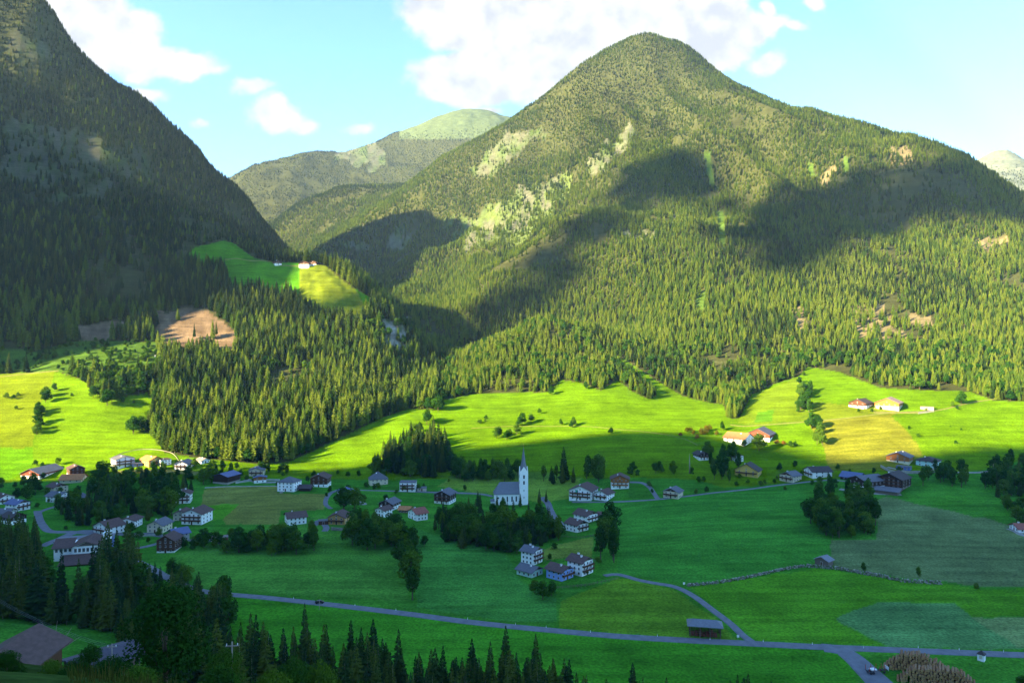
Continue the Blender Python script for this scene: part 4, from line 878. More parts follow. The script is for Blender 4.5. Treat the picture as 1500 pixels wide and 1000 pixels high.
# timber yard
BARKLOG=[mat('log_bark',(.25,.125,.06),.95,.35,1.5,.1,(4,4,.4)),mat('log_bark_grey',(.27,.16,.085),.95,.3,1.5,.1,(4,4,.4))]; CUT=mat('cut_wood',(.46,.27,.11),.9,.25,2)
lm=[]
for k in range(4):
    b=MB(); r=.50; L=2.4; b.tube([(0,-L,0),(0,L,0)],[r,r*.92],9,0,False)
    for y in (-L,L): rr=r if y<0 else r*.92; pts=[(rr*math.cos(t),y,rr*math.sin(t)) for t in np.linspace(0,2*math.pi,10)[:-1]]; b.face(pts if y<0 else pts[::-1],1)
    lm.append(b.mesh('log',[BARKLOG[k%2],CUT],True))
nlog=0
for (px0,px1,Y0,layers,rz,lab,grp) in ((1296,1384,287,7,-.55,'rough log in the dark upper stack of the timber yard','logs of the upper stack'),(1316,1424,277,6,-.5,'rough log in the long middle stack of the timber yard','logs of the middle stack'),(1345,1445,267,3,-.45,'pale ended log in the near stack of the timber yard','logs of the near stack')):
    x0,x1=(px0-750)/F*Y0,(px1-750)/F*Y0; n=int((x1-x0)/1.06)
    for l in range(layers):
        for i in range(n-l*2-(l>2)*random.randint(0,3)):
            x=x0+(i+.5*l+l*.5)*1.06+random.uniform(-.08,.08); y=Y0+random.uniform(-.5,.5)-(x-x0)*.12; z=ground(x,y)+.48+l*.88+random.uniform(-.06,.06)
            o=link('log',random.choice(lm),None,(x,y,z),rz+random.uniform(-.08,.08)); s=random.uniform(.85,1.1); o.scale=(s,random.uniform(.9,1.1),s); tag(o,lab,'log',grp); nlog+=1
print('logs',nlog)
def trailer():
    p=at(1284,986); o=empty('timber_trailer',(p.x,p.y,p.z+.25),-math.atan(p.x/p.y)+R(35)); tag(o,'empty timber trailer with red stakes parked beside the log stacks','trailer')
    RED=mat('red_paint_metal',(.45,.03,.03),.5,.1,1,.4); DK=mat('dark_metal',(.04,.04,.05),.6,.1,1,.4); WH=mat('white_metal',(.7,.7,.7),.5,.05,1,.4)
    b=MB(); b.box(-4.2,4.2,-.55,-.35,.95,1.2); b.box(-4.2,4.2,.35,.55,.95,1.2)
    for x in (-4,-2,0,2,4): b.box(x-.12,x+.12,-1.2,1.2,1.203,1.36)
    b.build('frame',DK,o)
    for x in (-3.8,-1.6,.6,2.8):
        for s in (-1,1): MB().box(x-.07,x+.07,s*1.18-.07,s*1.18+.07,1.363,3.1).build('stake',RED,o)
    wm=MB().tube([(0,-.16,0),(0,.16,0)],.5,14).mesh('wheel',[DK])
    for x in (-3.0,-1.9,2.6):
        for s in (-1,1): q=link('wheel',wm,o,(x,s*.95,.5))
    MB().box(-2.6,-.4,-1.0,1.0,1.363,1.75).build('load_bed',WH,o); MB().box(4.25,4.4,-1.1,1.1,1.0,2.4).build('headboard',WH,o)
trailer()
def car(px,py,label,col,yaw=0):
    p=at(px,py); o=empty('parked_car' if yaw else 'car',(p.x,p.y,p.z+.16),-math.atan(p.x/p.y)+R(yaw)); tag(o,label,'car'); m=mat('car_'+str(col),col,.35,.05,1,.5)
    pr=[(-2.1,.45),(2.1,.45),(2.15,.85),(1.3,1.0),(.7,1.45),(-1.2,1.48),(-1.95,1.0),(-2.15,.9)]
    MB().extrude(None,[(x,.85,z) for x,z in pr],[(x,-.85,z) for x,z in pr]).build('body',m,o)
    pw=[(.62,1.4),(-1.15,1.42),(-1.7,1.02),(1.15,1.02)]
    for s in (-1,1): MB().extrude(None,[(x,s*.852,z) for x,z in pw],[(x,s*.87,z) for x,z in pw]).build('window',GLASS,o)
    wm=MB().tube([(0,-.1,0),(0,.1,0)],.33,12).mesh('wheel',[mat('tyre',(.02,.02,.02),.9,.1,1)])
    for x in (-1.3,1.3):
        for s in (-1,1): link('wheel',wm,o,(x,s*.82,.33))
car(468,883.5,'dark car driving along the valley road',(.02,.022,.03),0)
car(183,924,'white car parked beside the long low shed',(.75,.75,.75),20);
def posts():
    m=MB().box(-.09,.09,-.07,.07,-.3,1.0,0).box(-.095,.095,-.075,.075,.72,.86,1).mesh('road_post',[PL['white'],mat('post_black',(.02,.02,.02),.7,.1,1)])
    for px,py in ((430,877),(520,887),(580,894),(685,907),(755,915),(800,919),(865,926),(963,932),(1040,937),(1118,940),(1190,944),(1265,949),(1345,949),(1405,952),(1470,955)):
        p=at(px,py); tag(link('road_post',m,None,p),'slim white delineator post on the verge of the valley road','road post','posts along the valley road')
    for px,py,l in ((1081,936,'white marker sign at the mouth of the side lane'),(1002,858,'white marker at the lower end of the stone wall')):
        p=at(px,py); o=empty('marker_sign',p); tag(o,l,'sign'); MB().box(-.06,.06,-.06,.06,-.3,1.2).build('post',METAL,o); MB().box(-.5,.5,-.1,-.065,.9,2.0).build('panel',PL['white'],o)
posts()
def pole(px,py,h,label,Y=None,arm=True):
    p=at(px,py,Y); o=empty('utility_pole',p,random.uniform(-.4,.4)); tag(o,label,'utility pole')
    MB().tube([(0,0,-1),(0,0,h)],[.16,.10],8).build('post',POLEWOOD,o,True)
    if arm: MB().box(-1.0,1.0,-.07,.07,h-.75,h-.6).build('crossarm',POLEWOOD,o)
    for x in (-.8,0,.8) if arm else (): MB().tube([(x,0,h-.6),(x,0,h-.3)],.07,6).build('insulator',PL['white'],o)
    return p
pA=pole(164,935,9,'pale power pole rising behind the front bushes',150); pB=pole(340,990,9,'grey wooden power pole before the spruce tips',112)
pole(1412,590,9,'slim pole at the upper lane under the forest edge',None,False); pole(1455,700,12,'pale dead pole in the wood at the right edge',None,False); pole(468,893,5,'short pole beside the valley road near the dark car',None,False)
q=at(1010,693); o=empty('dead_tree',q); tag(o,'tall bare grey trunk standing above the dark hedge','dead tree'); MB().tube([(0,0,-1),(.1,0,8),(0,.1,17)],[.55,.42,.08],8).build('trunk',PALEBARK,o,True)
b=MB()
for k in range(16): a=k*2.4; z=6+k*.65; b.tube([(0,0,z),(math.cos(a)*(2.2-k*.1),math.sin(a)*(2.2-k*.1),z-.4)],[.10,.03],4)
b.build('branches',PALEBARK,o)
def wires(a,b_,label,n=3,sag=2.):
    for k in range(n):
        off=Vector((0,0,-.35*k)); P=[]
        for t in np.linspace(0,1,22): P.append((1-t)*a+t*b_+off+Vector((0,0,-sag*4*t*(1-t))))
        o=MB().tube([p-P[0] for p in P],.012,4).build('power_line',METAL); o.location=P[0]; tag(o,label,'wire','power lines to the pale pole')
u=(0-750)/F; wires(Vector(((-60-750)/F*175,175,(500-838)/F*175)),pA+Vector((0,0,8.6)),'thin power line sloping down to the pale pole',3)
def dead_branches():
    p=at(74,905,142); o=empty('dead_tree',p); tag(o,'bare pale dead tree behind the old farmhouse roof','dead tree'); b=MB()
    for a,l,t in ((-.5,7,.25),(-.2,8.5,.1),(.15,9,.0),(.5,8,.2),(.85,7,.3),(.3,7,-.3)): b.tube([(0,0,-2),(l*.35*math.sin(a),t,3+l*.2),(l*math.sin(a),t*2,3+l*math.cos(a)*.8)],[.14,.1,.03],5)
    b.build('branches',PALEBARK,o)
dead_branches()
# school with its white stair tower
def school():
    p=at(106,824); u=p.x/p.y; o=empty("school",(p.x,p.y+8,p.z+1.0),-math.atan(u)+R(-14)); tag(o,'large brown roofed school with white stair tower and blue flat wing','school')
    def gab(nm,w,d,h,pitch,x,y,wm,rm,rn):
        b=MB(); rise=w/2*math.tan(R(pitch)); ring=lambda yy:[(x-w/2,yy,-6),(x+w/2,yy,-6),(x+w/2,yy,h),(x,yy,h+rise-.03),(x-w/2,yy,h)]
        b.extrude(None,ring(y+d/2),ring(y-d/2)); b.build(nm,wm,o); b,_,_=roof_mb(w,d,h,R(pitch),1.1,1.2); r=b.build(rn,rm,o); r.location=(x,y,0)
    gab('wall',14,18,7.5,20,4,4,PL['white'],RF['brown'],'roof')
    MB().box(-13,-3.02,-3,13,-6,7.2).build('side_wing_wall',PL['white'],o)
    b=MB(); b.extrude(None,[(-14,-4.4,6.7),(-3.03,-4.4,6.7),(-3.03,5,10.2),(-14,5,10.2)],[(-14,-4.4,7.0),(-3.03,-4.4,7.0),(-3.03,5,10.5),(-14,5,10.5)]); b.build('side_wing_roof',RF['brown'],o)
    MB().box(11.05,14.5,2,8,-6,12.5).build('stair_tower',PL['white'],o); MB().box(-17,13,13.3,24,-6,6.4).build('rear_wing_wall',PL['bluewall'],o); MB().box(-17.6,13.6,13.05,24.6,6.403,6.9).build('rear_wing_roof',RF['slate'],o)
    b=MB(); b.extrude(None,[(-1.5,-5.1,7.55),(9.5,-5.1,7.55),(4,-5.1,9.6)],[(-1.5,-5.2,7.55),(9.5,-5.2,7.55),(4,-5.2,9.6)]); b.build('gable_boards',PL['weathered'],o)
    for i in range(6): link('window',window_mesh(1.4,2.2,False),o,(-1.4+i*2.1,-5.05,4.2)); 
    for i in range(6): link('window',window_mesh(1.4,1.8,False),o,(-1.4+i*2.1,-5.05,.8))
    for i in range(4): link('window',window_mesh(1.4,1.8,False),o,(-11.6+i*2.3,-3.05,4.4))
    MB().box(-6,3,-14,-5.5,-6,-.2).build('porch_wall',PL['brown'],o); 
    b=MB(); b.extrude(None,[(-8,-15,-.6),(11,-15,-.6),(11,-5.3,3.0),(-8,-5.3,3.0)],[(-8,-15,-.3),(11,-15,-.3),(11,-5.3,3.3),(-8,-5.3,3.3)]); b.build('porch_roof',RF['brown'],o)
school()
# rough grass and weeds on the bank at the viewpoint
def weeds():
    rs=np.random.RandomState(4); V=[];Q=[];n=9000
    x=rs.uniform(-40,4,n); y=rs.uniform(34,62,n); z=height(x,y); py=500-F*z/y; px=750+F*x/y
    for i in range(n):
        if py[i]<930 or px[i]<100 or px[i]>520: continue
        h=rs.uniform(.3,1.1)*(1.2 if fbm(np.array([x[i]]),np.array([y[i]]),5,2)[0]>0 else .6); a=rs.uniform(0,6.28); w=.035; dx,dy=math.cos(a)*w,math.sin(a)*w; bx,by=rs.uniform(-.3,.3,2)*h
        k=len(V); V+= [(x[i]-dx,y[i]-dy,z[i]-.1),(x[i]+dx,y[i]+dy,z[i]-.1),(x[i]+dx*.7+bx*.4,y[i]+dy*.7+by*.4,z[i]+h*.6),(x[i]-dx*.7+bx*.4,y[i]-dy*.7+by*.4,z[i]+h*.6),(x[i]+dx*.1+bx,y[i]+dy*.1+by,z[i]+h),(x[i]-dx*.1+bx,y[i]-dy*.1+by,z[i]+h)]
        Q+=[(k,k+1,k+2,k+3),(k+3,k+2,k+4,k+5)]
    tag(link('grass',np_mesh('grass',V,Q,[leaf_mat('dry_grass',(.025,.06,.01),(.05,.075,.012),(.09,.075,.02),.2)])),'rough yellow green grass on the bank in front','grass',kind='stuff')
weeds()
# --- the large stands near the viewpoint: every tree on its own
def row_by_xy(n, xr, yr, hr, label, group, keys=('spruce','slim'), gap=4.5, shape=None):
    got=[];t=0
    while len(got)<n and t<n*80:
        t+=1; x=random.uniform(*xr); y=random.uniform(*yr)
        if any((x-a)**2+(y-b)**2<gap*gap for a,b in got): continue
        if shape and not shape(x,y): continue
        got.append((x,y)); tree(random.choice(keys),(x,y,ground(x,y)),random.uniform(*hr),label,group,random.uniform(.85,1.15))
# spruces at the foot of the picture, their tips in front of the road meadow
row_by_xy(22,(-112,-50),(228,275),(22,32),'dark spruce with its tip before the road meadow, beside the large leafy tree','spruces below the road at the tall end')
row_by_xy(36,(-55,18),(222,258),(19,29),'dark spruce in the low fringe of tips before the road meadow','spruces in the fringe below the road')
row_by_xy(26,(15,78),(212,243),(14,24),'small dark spruce tip at the bottom edge before the road meadow','spruces at the bottom edge')
# dark spruces round the school at the left
stand([(0,820),(50,840),(66,880),(60,905),(130,908),(142,860),(200,850),(215,880),(170,915),(60,915),(0,900)],34,[('spruce',2),('slim',1)],(25,34),'tall dark spruce in front of the brown roofed school','spruces before the school',gap=6)
stand([(-40,880),(50,885),(60,905),(140,912),(240,880),(330,905),(330,960),(200,960),(135,925),(-40,905)],24,[('spruce',2),('slim',1)],(16,26),'dark spruce between the school and the old farmhouse','spruces above the farmhouse',gap=5)
stand([(-10,785),(30,782),(62,800),(50,820),(-10,815)],12,[('spruce',1)],(14,20),'dark spruce by the river bend at the edge of the village','spruces at the river bend',gap=6)
for px,py,h in ((158,850,32),(172,846,27),(146,856,24),(235,868,14)):
    one('spruce',px,py,h,'tall dark spruce standing beside the white stair tower of the school',group='spruces at the stair tower')
# wood in the middle of the village
VL={'spruce':'dark spruce in the village wood behind the road loop','tallbroad':'dark leafy tree in the village wood behind the road loop','broad':'dark leafy tree in the village wood behind the road loop'}
VG={'spruce':'spruces of the village wood','tallbroad':'leafy trees of the village wood','broad':'leafy trees of the village wood'}
stand([(118,735),(150,705),(200,708),(255,708),(285,720),(258,735),(252,760),(215,750),(180,758),(150,775),(105,772),(95,752)],58,[('spruce',5),('tallbroad',3),('broad',2)],(14,23),VL,VG,gap=4.5)
# wood under the church
CLB={'spruce':'dark spruce in the wood on the slope below the white church','tallbroad':'dark leafy tree in the wood on the slope below the white church','broad':'dark leafy tree in the wood on the slope below the white church'}
CG={'spruce':'spruces below the church','tallbroad':'leafy trees below the church','broad':'leafy trees below the church'}
stand([(632,772),(655,765),(700,772),(728,766),(745,763),(790,764),(815,780),(825,790),(800,796),(775,805),(760,812),(720,805),(680,806),(640,792)],62,[('spruce',4),('slim',1),('tallbroad',4),('broad',2)],(13,22),CLB,CG,gap=4)
for px,py,h in ((700,742,13),(728,740,9),(762,742,11),(790,738,13),(800,735,10),(703,752,16),(676,752,10),(845,733,6)):
    one('spruce',px,py,h,'pointed dark spruce close to the walls of the white church',group='spruces by the church walls',wide=.9)
# spruce clump on the sunlit hay meadow
stand([(548,696),(560,668),(590,650),(618,640),(645,640),(652,655),(664,690),(640,700),(600,700)],56,[('spruce',5),('slim',1)],(17,25),'spruce in the dense clump on the edge of the hay meadow','spruces of the meadow clump',gap=4)
stand([(655,672),(690,690),(668,700)],5,[('broad',1)],(7,9),'dark leafy tree at the foot of the spruce clump','leafy trees at the clump foot')
# hedgerow trees behind the church
stand([(662,700),(700,690),(750,692),(768,702),(740,708),(690,708)],20,[('tallbroad',2),('broad',2)],(9,14),'dark leafy tree in the row behind the church nave','trees behind the nave',gap=4)
stand([(792,706),(815,696),(842,698),(846,706),(820,712)],12,[('tallbroad',2),('spruce',2)],(12,17),{'spruce':'dark spruce in the clump between the church and the inn','tallbroad':'dark leafy tree in the clump between church and inn'},{'spruce':'spruces between church and inn','tallbroad':'leafy trees between church and inn'},gap=3.5)
one('spruce',826,704,30,'tallest dark spruce of the clump between the church and the inn',wide=1.1)
stand([(848,706),(858,696),(886,692),(892,704),(868,710)],11,[('tallbroad',2),('broad',1)],(10,14),'dark leafy tree on the bank above the inn','trees above the inn',gap=3.5)
stand([(920,690),(1018,688),(1020,694),(925,697)],14,[('broad',1),('shrub',1)],(5,7.5),{'broad':'low dark tree in the hedge above the small grey roofed chalet','shrub':'dark bush in the hedge above the small grey roofed chalet'},{'broad':'trees of the upper hedge','shrub':'bushes of the upper hedge'},gap=3.5)
# around the chalets by the dead trunk
stand([(1022,690),(1035,668),(1075,665),(1085,690),(1060,700),(1035,698)],16,[('broad',2),('tallbroad',1)],(8,13),'dark leafy tree among the chalets beside the bare grey trunk','trees by the bare trunk',gap=4)
stand([(1040,700),(1062,692),(1075,702),(1060,712)],5,[('broad',1),('tallbroad',1)],(8,12),'dark leafy tree below the yellow chalet with the arched roof','trees by the yellow chalet',gap=4)
# copse in the grain field
stand([(1184,774),(1186,738),(1225,726),(1265,728),(1288,758),(1284,784),(1240,794),(1203,786)],26,[('broad',2),('tallbroad',2)],(11,16),'round leafy tree in the dark copse at the corner of the grey green field','trees of the field copse',gap=4.2)
# trees at the right edge
stand([(1438,728),(1450,690),(1500,675),(1560,690),(1560,735),(1500,728)],34,[('broad',2),('tallbroad',2),('spruce',1)],(11,17),{'broad':'dark leafy tree in the wood at the right edge below the lit meadow','tallbroad':'dark leafy tree in the wood at the right edge below the lit meadow','spruce':'dark spruce in the wood at the right edge below the lit meadow'},{'broad':'leafy trees at the right edge','tallbroad':'leafy trees at the right edge','spruce':'spruces at the right edge'},gap=4)
stand([(1462,744),(1500,752),(1530,775),(1500,772)],8,[('broad',1)],(6,9),'low dark tree on the bank below the right edge wood','trees on the right bank')
stand([(1345,702),(1365,690),(1400,690),(1430,702),(1425,716),(1385,712),(1355,718)],15,[('broad',2),('tallbroad',1)],(8,12),'dark leafy tree next to the turquoise white house and the big farm','trees beside the big farm',gap=4)
# rows in the shaded meadow
stand([(348,806),(360,798),(462,798),(467,810),(405,815),(350,812)],19,[('broad',3),('tallbroad',1)],(9,12),'round dark leafy tree in the row below the red roofed white house','trees below the red roofed house',gap=4.5)
stand([(508,805),(520,785),(562,785),(570,800),(545,812)],12,[('broad',2),('tallbroad',1)],(10,15),'dark leafy tree in the clump below the yellow house','trees below the yellow house',gap=4)
for px,py,h in ((570,778,13),(580,784,15),(587,794,14),(592,804,15),(596,815,14),(599,826,15),(602,838,15),(605,850,14),(608,862,15)): one(random.choice(('broad','tallbroad')),px,py,h,'dark leafy tree in the line running down the meadow to the road',wide=1.15,group='trees of the meadow line')
stand([(562,775),(580,775),(606,800),(616,866),(600,870),(588,840),(580,800)],6,[('broad',2),('tallbroad',2)],(9,14),'dark leafy tree in the line running down the meadow to the road','trees of the meadow line',gap=3.8)
one('tallbroad',604,878,17,'tall leafy tree ending the line that runs down to the road',wide=1.2)
stand([(872,822),(880,790),(890,775),(902,790),(905,825),(890,835)],14,[('tallbroad',2),('broad',1)],(11,16),'dark leafy tree in the strip beside the four chalets','trees beside the four chalets',gap=3.6)
for px,py,h in ((795,878,10),(783,868,7),(808,872,8)): one('broad',px,py,h,'round dark tree right in front of the blue house',group='trees before the blue house',wide=1.15)
one('broad',300,800,12,'broad dark tree hiding part of the blue roofed house',wide=1.2)
stand([(282,795),(330,795),(335,804),(285,806)],7,[('broad',1),('shrub',1)],(5,9),{'broad':'leafy tree in the hedge below the blue roofed house','shrub':'bush in the hedge below the blue roofed house'},{'broad':'trees of the blue roof hedge','shrub':'bushes of the blue roof hedge'},gap=3)
stand([(498,748),(505,735),(518,735),(522,752)],5,[('broad',1)],(8,12),'dark leafy tree beside the blue roofed bungalow','trees by the bungalow')
stand([(668,752),(690,735),(705,748),(690,760)],6,[('tallbroad',1),('spruce',1)],(8,12),{'tallbroad':'dark leafy tree between the timber chalet and the church','spruce':'dark spruce between the timber chalet and the church'},{'tallbroad':'leafy trees beside the timber chalet','spruce':'spruces beside the timber chalet'})
stand([(525,706),(545,696),(575,706),(560,712)],5,[('broad',1)],(4,7),'garden tree by the cream house with the hipped roof','garden trees at the cream house')
stand([(288,700),(340,690),(420,690),(425,700),(360,690),(300,712)],14,[('broad',2),('tallbroad',1)],(7,12),'leafy tree around the blue roofed barn','trees around the barn',gap=4)
stand([(60,745),(95,738),(110,752),(60,760)],8,[('broad',1),('spruce',1)],(7,12),{'broad':'dark garden tree among the grey roofed houses','spruce':'dark garden spruce among the grey roofed houses'},{'broad':'garden trees at the grey roofs','spruce':'garden spruces at the grey roofs'})
stand([(0,712),(42,705),(60,720),(40,735),(0,735)],9,[('broad',1)],(6,10),'dark tree beside the lane at the left edge of the village','trees by the left lane')
stand([(915,480+260),(920,742),(921,741)],0,[('broad',1)],(5,6),'','')
# sunlit hedges and bushes on the slopes
stand([(46,662),(48,625),(62,590),(78,566),(84,570),(70,605),(58,640),(56,664)],17,[('broad',2),('shrub',1)],(6,10),{'broad':'sunlit leafy tree in the hedge climbing the left meadow','shrub':'sunlit bush in the hedge climbing the left meadow'},{'broad':'trees of the left hedge','shrub':'bushes of the left hedge'},gap=4)
stand([(130,594),(135,580),(160,575),(168,592),(150,597)],7,[('broad',1)],(10,15),'big round sunlit tree standing out on the left meadow','big trees on the left meadow',gap=4)
stand([(190,638),(205,620),(235,620),(242,640),(215,645)],9,[('broad',1)],(9,14),'sunlit tree of the clump at the lower corner of the left meadow','trees at the meadow corner',gap=4.5)
for px,py,h in ((20,585,6),(10,583,7),(26,580,5),(24,600,5),(105,580,4),(180,588,6),(196,590,4),(85,680,7),(52,682,6),(62,684,5)): one('shrub',px,py,h,'lone sunlit bush scattered over the left meadow',group='bushes on the left meadow')
for px,py,h in ((765,622,14),(778,618,10),(790,606,7),(760,624,10)): one('broad',px,py,h,'sunlit tree in the middle of the hay meadow above the church',group='trees above the church')
stand([(700,620),(712,612),(716,616),(704,624)],4,[('shrub',1)],(3,5),'sunlit bush by the track on the hay meadow','bushes at the track')
stand([(722,644),(740,632),(760,634),(756,644)],7,[('broad',1)],(5,9),'small tree on the stony patch above the church','trees on the stony patch',gap=3)
stand([(808,628),(820,620),(852,622),(850,628)],6,[('broad',1)],(5,8),'small sunlit tree on the upper terrace of the hay meadow','trees on the meadow terrace',gap=3)
one('broad',895,635,7,'single round sunlit bush on the wide hay meadow',wide=1.3)
one('broad',608,640,15,'tall sunlit tree beside the spruce clump on the hay meadow',wide=1.1); one('broad',615,632,11,'smaller sunlit tree behind the tall one by the spruce clump')
stand([(628,600),(648,585),(655,590),(640,612),(625,622)],10,[('broad',1)],(8,13),'sunlit leafy tree in the tongue of trees between the two hay meadows','trees of the meadow tongue',gap=4)
for px,py,h in ((808,578,11),(800,572,9),(858,570,10),(870,568,8),(845,560,6)): one('broad',px,py,h,'round leafy tree at the upper edge of the hay meadow',group='trees at the upper meadow edge')
stand([(915,555),(935,572),(962,580),(955,570),(925,548)],10,[('broad',2),('shrub',1)],(4,8),{'broad':'sunlit tree in the thin hedge beside the bright grass strip','shrub':'sunlit bush in the thin hedge beside the bright grass strip'},{'broad':'trees of the strip hedge','shrub':'bushes of the strip hedge'})
stand([(1006,632),(1050,630),(1052,643),(1008,643)],11,[('rust',1)],(4.5,7),'rust coloured bush in the row beside the orange roofed farm','rust bushes by the farm',gap=3.2)
one('rust',997,640,5,'small rust coloured bush at the end of the farm track'); one('broad',1058,630,10,'tall sunlit tree behind the orange roofed farm',wide=.8)
one('broad',1112,660,17,'large sunlit tree in front of the brown gabled barn',wide=1.25); one('broad',1090,655,8,'small sunlit tree before the white farm wall')
for px,py,h in ((1138,652,6),(1148,652,5)): one('rust',px,py,h,'orange brown bush right of the brown gabled barn',group='orange bushes')
for px,py,h in ((1158,655,7),(1165,654,6)): one('broad',px,py,h,'green bush right of the brown gabled barn',group='green bushes at the barn')
stand([(1166,605),(1168,570),(1176,545),(1186,545),(1188,590),(1184,610)],18,[('broad',2),('tallbroad',1)],(8,12),'sunlit tree in the hedge running down between the upper meadows','trees of the upper hedge line',gap=3.8)
stand([(1186,628),(1195,618),(1208,640),(1210,655),(1196,656)],9,[('broad',1)],(9,13),'sunlit tree in the round clump on the hedge line','trees of the hedge clump',gap=3.8)
one('broad',1408,592,15,'large round sunlit tree beside the upper lane',wide=1.2)
for px,py,h in ((1395,596,7),(1402,600,5),(1268,588,5)): one('broad',px,py,h,'small sunlit tree by the upper lane',group='small trees at the upper lane')
stand([(1255,600),(1290,597),(1290,602),(1258,604)],6,[('shrub',1)],(3,4.5),'sunlit bush in the hedge below the upper farmhouse','bushes of the upper farmhouse')
for px,py,h in ((1332,628,3.5),(1345,640,4),(1400,650,4),(1408,630,2.6),(1356,602,3.5),(1392,625,2.2)): one('shrub',px,py,h,'small dark bush on the bright pasture below the upper farm',group='bushes on the pasture')
for px,py,h in ((1265,838,6),(1345,845,6)): one('broad',px,py,h,'thin small fruit tree standing in the grain field above the stone wall',group='fruit trees',wide=.7)
one('shrub',1430,862,3.5,'dark bush at the end of the stone wall')
for px,py,h in ((955,722,4),(1035,722,6),(1020,724,5),(1142,690,8),(1165,685,7),(1227,688,6),(1150,718,4),(1225,715,4),(1240,712,4)): one('broad',px,py,h,'small dark garden tree along the lane of scattered chalets',group='garden trees along the lane')
# near bushes and the great tree
one('great',243,1000,15.6,'great leafy tree towering at the front beside the farmhouse',Y=97,wide=1.0)
def near_bush(px,Y,h,wide,label,group=None):
    x=(px-750)/F*Y; tree('great',(x,Y,ground(x,Y)-.3*h),h,label,group,wide,name='shrub',cat='shrub')
for px,Y,h,w in ((125,140,4,1.1),(165,140,4.5,1.1),(205,150,9,1.0),(150,128,4,1.1),(95,165,7,1.0),(-25,160,9,1),(132,108,7,.8),(110,92,5,1.0),(75,90,4.5,1.0),(95,84,4,1.0),(10,92,5,1.1),(165,90,7,1),(320,92,9,.9),(290,80,6,1),(330,112,12,.8),(200,78,7,1.0)): near_bush(px,Y,h,w,'dark leafy bush on the steep bank round the farmhouse','bushes on the front bank')
for px,Y,h,w in ((430,118,15,.7),(470,122,17,.6),(530,128,17,.6),(400,96,11,.8)): near_bush(px,Y,h,w,'pale leafy sapling in front of the spruce tips','saplings on the slope')

for px,Y,h,w in ((1318,252,13,.75),(1345,250,12,.8),(1375,249,9.5,.8),(1300,254,9,.7),(1405,249,8,.8),(1475,262,7,1),(1500,268,9,1)): near_bush(px,Y,h,w,'tall dark bush growing in front of the log stacks','bushes at the timber yard')
fill([(548,696),(560,668),(590,650),(640,642),(664,690),(640,700),(600,700)],45,[('spruce',3),('broad',2)],(13,19))
fill([(1438,728),(1450,690),(1500,675),(1560,690),(1560,760),(1470,748)],45,[('broad',3),('spruce',1)],(9,14))
fill([(1188,772),(1192,745),(1265,738),(1282,765),(1278,784),(1205,784)],25,[('broad',1)],(9,13))
# undergrowth of the bank and the fringe below the road
def fill_xy(n,xr,yr,kinds,hr):
    for _ in range(n):
        x=random.uniform(*xr); y=random.uniform(*yr); k=random.choice(kinds); EXTRA.append((x,y,random.randrange(*KIDX[k]),random.uniform(*hr)*(.6 if k=='broad' else 1)))
fill_xy(110,(-115,-45),(230,268),('spruce','slim','spruce','broad'),(19,26)); fill_xy(190,(-58,20),(222,252),('spruce','slim','spruce','broad'),(16,23)); fill_xy(120,(15,85),(212,242),('spruce','slim','spruce','broad'),(12,18))
fill([(0,880),(55,890),(60,910),(140,912),(330,885),(330,960),(200,960),(135,922),(0,905)],50,[('spruce',2),('broad',1)],(11,20)); fill([(0,820),(50,840),(66,880),(60,905),(130,908),(142,860),(200,850),(215,890),(0,905)],40,[('spruce',2),('broad',1)],(14,24))
fill([(250,840),(300,868),(330,905),(250,900)],16,[('spruce',1),('broad',1)],(8,14))
fill([(120,740),(290,705),(260,760),(110,770)],60,[('spruce',2),('broad',1)],(9,15)); fill([(640,775),(830,785),(800,800),(720,808),(650,792)],60,[('spruce',1),('broad',1)],(9,14))
fill([(500,770),(620,790),(625,800),(560,805)],25,[('broad',1)],(7,11)); fill([(930,715),(1060,700),(1240,690),(1330,690),(1330,705),(1200,712)],22,[('broad',1)],(3,6)); fill([(300,690),(470,690),(560,700),(700,705),(700,735),(480,735)],30,[('broad',1)],(3,7))
fill([(0,700),(120,700),(110,780),(0,790)],16,[('broad',2),('shrub',1)],(3,7)); fill([(150,690),(300,682),(420,680),(430,695),(300,705),(150,705)],36,[('broad',1)],(5,9)); fill([(180,780),(350,775),(340,810),(180,800)],20,[('broad',1)],(4,9)); fill([(760,800),(900,800),(900,850),(760,845)],10,[('broad',1)],(3,5))
from collections import Counter
print(Counter(o.name.split('.')[0] for o in COL.objects if 'label' in o).most_common(14))
